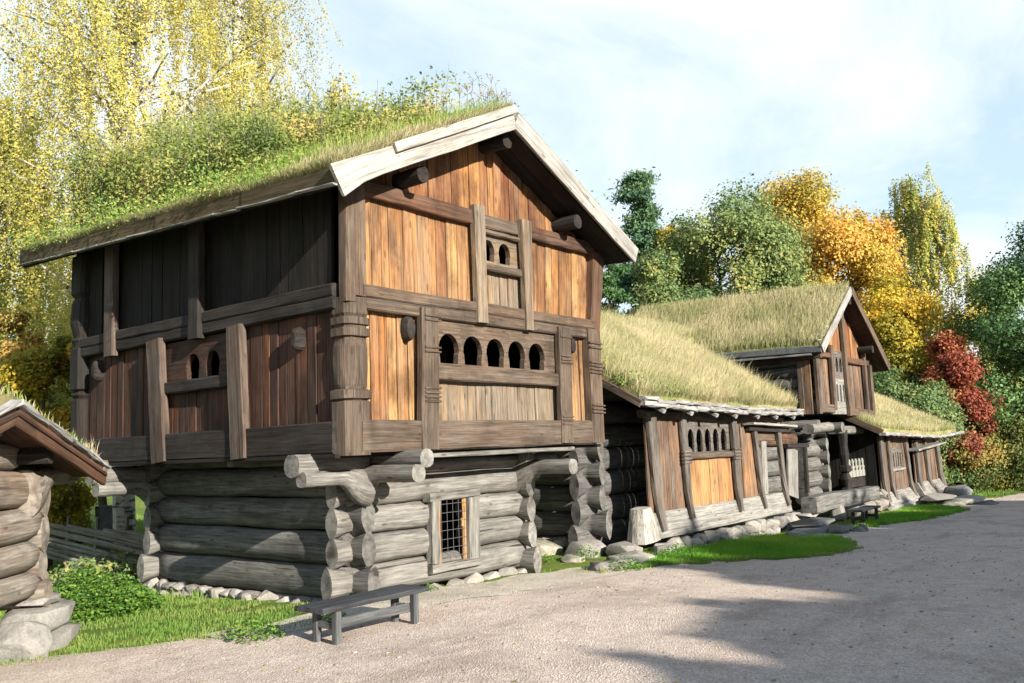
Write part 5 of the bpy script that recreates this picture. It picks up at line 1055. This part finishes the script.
# far wood closing the view
P=[];rv=[]
rw_=random.Random(4)
for i in range(150):
    px=rw_.uniform(-700,1500); d=rw_.uniform(75,110); p=at(px,d); h=rw_.uniform(5,9); r=rw_.uniform(2.5,4.5); v=rw_.random()
    k=230; q=RNG.normal(size=(k,3)); q/=np.linalg.norm(q,axis=1)[:,None]; q*=RNG.uniform(.6,1.05,k)[:,None]*np.array([r,r,h*.55]); P.append(q+np.array([p.x,p.y,h*.5+3])); rv.append(np.full(k,v))
o=leaves(np.concatenate(P),.9,RNG,'far_wood',M['l_mixed'],None,np.concatenate(rv)); tag(o,'autumn wood in the far background','wood',None,'stuff')
# trees on the near side of the yard; their shade falls across the gravel
for i,(x,y,H,R) in enumerate(SHADE):
    broadleaf('dense green tree in the row along the near side of the yard',None,0,0,0,'l_green',3500,1.0,.30,40,seed=40+i,pos=(x,y,0),H=H,R=R,inner=.2,group='trees on the near side of the yard',shape=0)

# ------------------------------------------------------------------ light and sky
SUN=V((-.22,-1,.385)).normalized()
sd=bpy.data.lights.new('sun','SUN'); sd.energy=SUN_E; sd.angle=math.radians(.53); sd.color=(1,.94,.84); so=bpy.data.objects.new('sun',sd); COL.objects.link(so); so.rotation_euler=SUN.to_track_quat('Z','Y').to_euler()
w=bpy.data.worlds.new('World'); sc.world=w; w.use_nodes=True; nt=w.node_tree; nt.nodes.clear(); out=nt.nodes.new('ShaderNodeOutputWorld'); bg=nt.nodes.new('ShaderNodeBackground')
sky=nt.nodes.new('ShaderNodeTexSky'); sky.sky_type='NISHITA'; sky.sun_disc=False; sky.sun_elevation=math.asin(SUN.z); sky.sun_rotation=math.atan2(SUN.x,SUN.y); sky.dust_density=.6; sky.air_density=1.0; sky.ozone_density=1.5
tc=nt.nodes.new('ShaderNodeTexCoord'); sx=nt.nodes.new('ShaderNodeSeparateXYZ'); nt.links.new(tc.outputs['Generated'],sx.inputs[0])
zz=mth(nt,'ADD',mth(nt,'MAXIMUM',sx.outputs[2],0.0),.22); cb=nt.nodes.new('ShaderNodeCombineXYZ'); nt.links.new(mth(nt,'DIVIDE',sx.outputs[0],zz),cb.inputs[0]); nt.links.new(mth(nt,'DIVIDE',sx.outputs[1],zz),cb.inputs[1])
c1=tex(nt,cb.outputs[0],1.1,9,.60,(1,1.5,1),2.0,.5); c2=tex(nt,cb.outputs[0],.45,5,.5,(1,1.2,1),7.0)
cl=mth(nt,'MULTIPLY',ramp(nt,mth(nt,'ADD',mth(nt,'MULTIPLY',c1,.6),mth(nt,'MULTIPLY',c2,.5)),[(.465,.08),(.625,.97)]),ramp(nt,sx.outputs[2],[(.47,1.0),(.72,.10)]))
col=mix(nt,cl,mix(nt,mth(nt,'MULTIPLY',ramp(nt,sx.outputs[2],[(.47,1.0),(.72,.10)]),.7),mix(nt,1.0,sky.outputs[0],SKYTINT,'MULTIPLY'),SKYBLUE),CLOUD)
nt.links.new(col,bg.inputs[0]); bg.inputs[1].default_value=SKY_S; nt.links.new(bg.outputs[0],out.inputs[0])
sc.view_settings.view_transform='Standard'; sc.view_settings.look='None'; sc.view_settings.gamma=1; sc.view_settings.exposure=EXPO; sc.view_settings.use_curve_mapping=False
sc.render.engine='CYCLES'; sc.cycles.max_bounces=6; sc.cycles.diffuse_bounces=3; sc.cycles.glossy_bounces=2; sc.cycles.transmission_bounces=3; sc.cycles.use_denoising=True
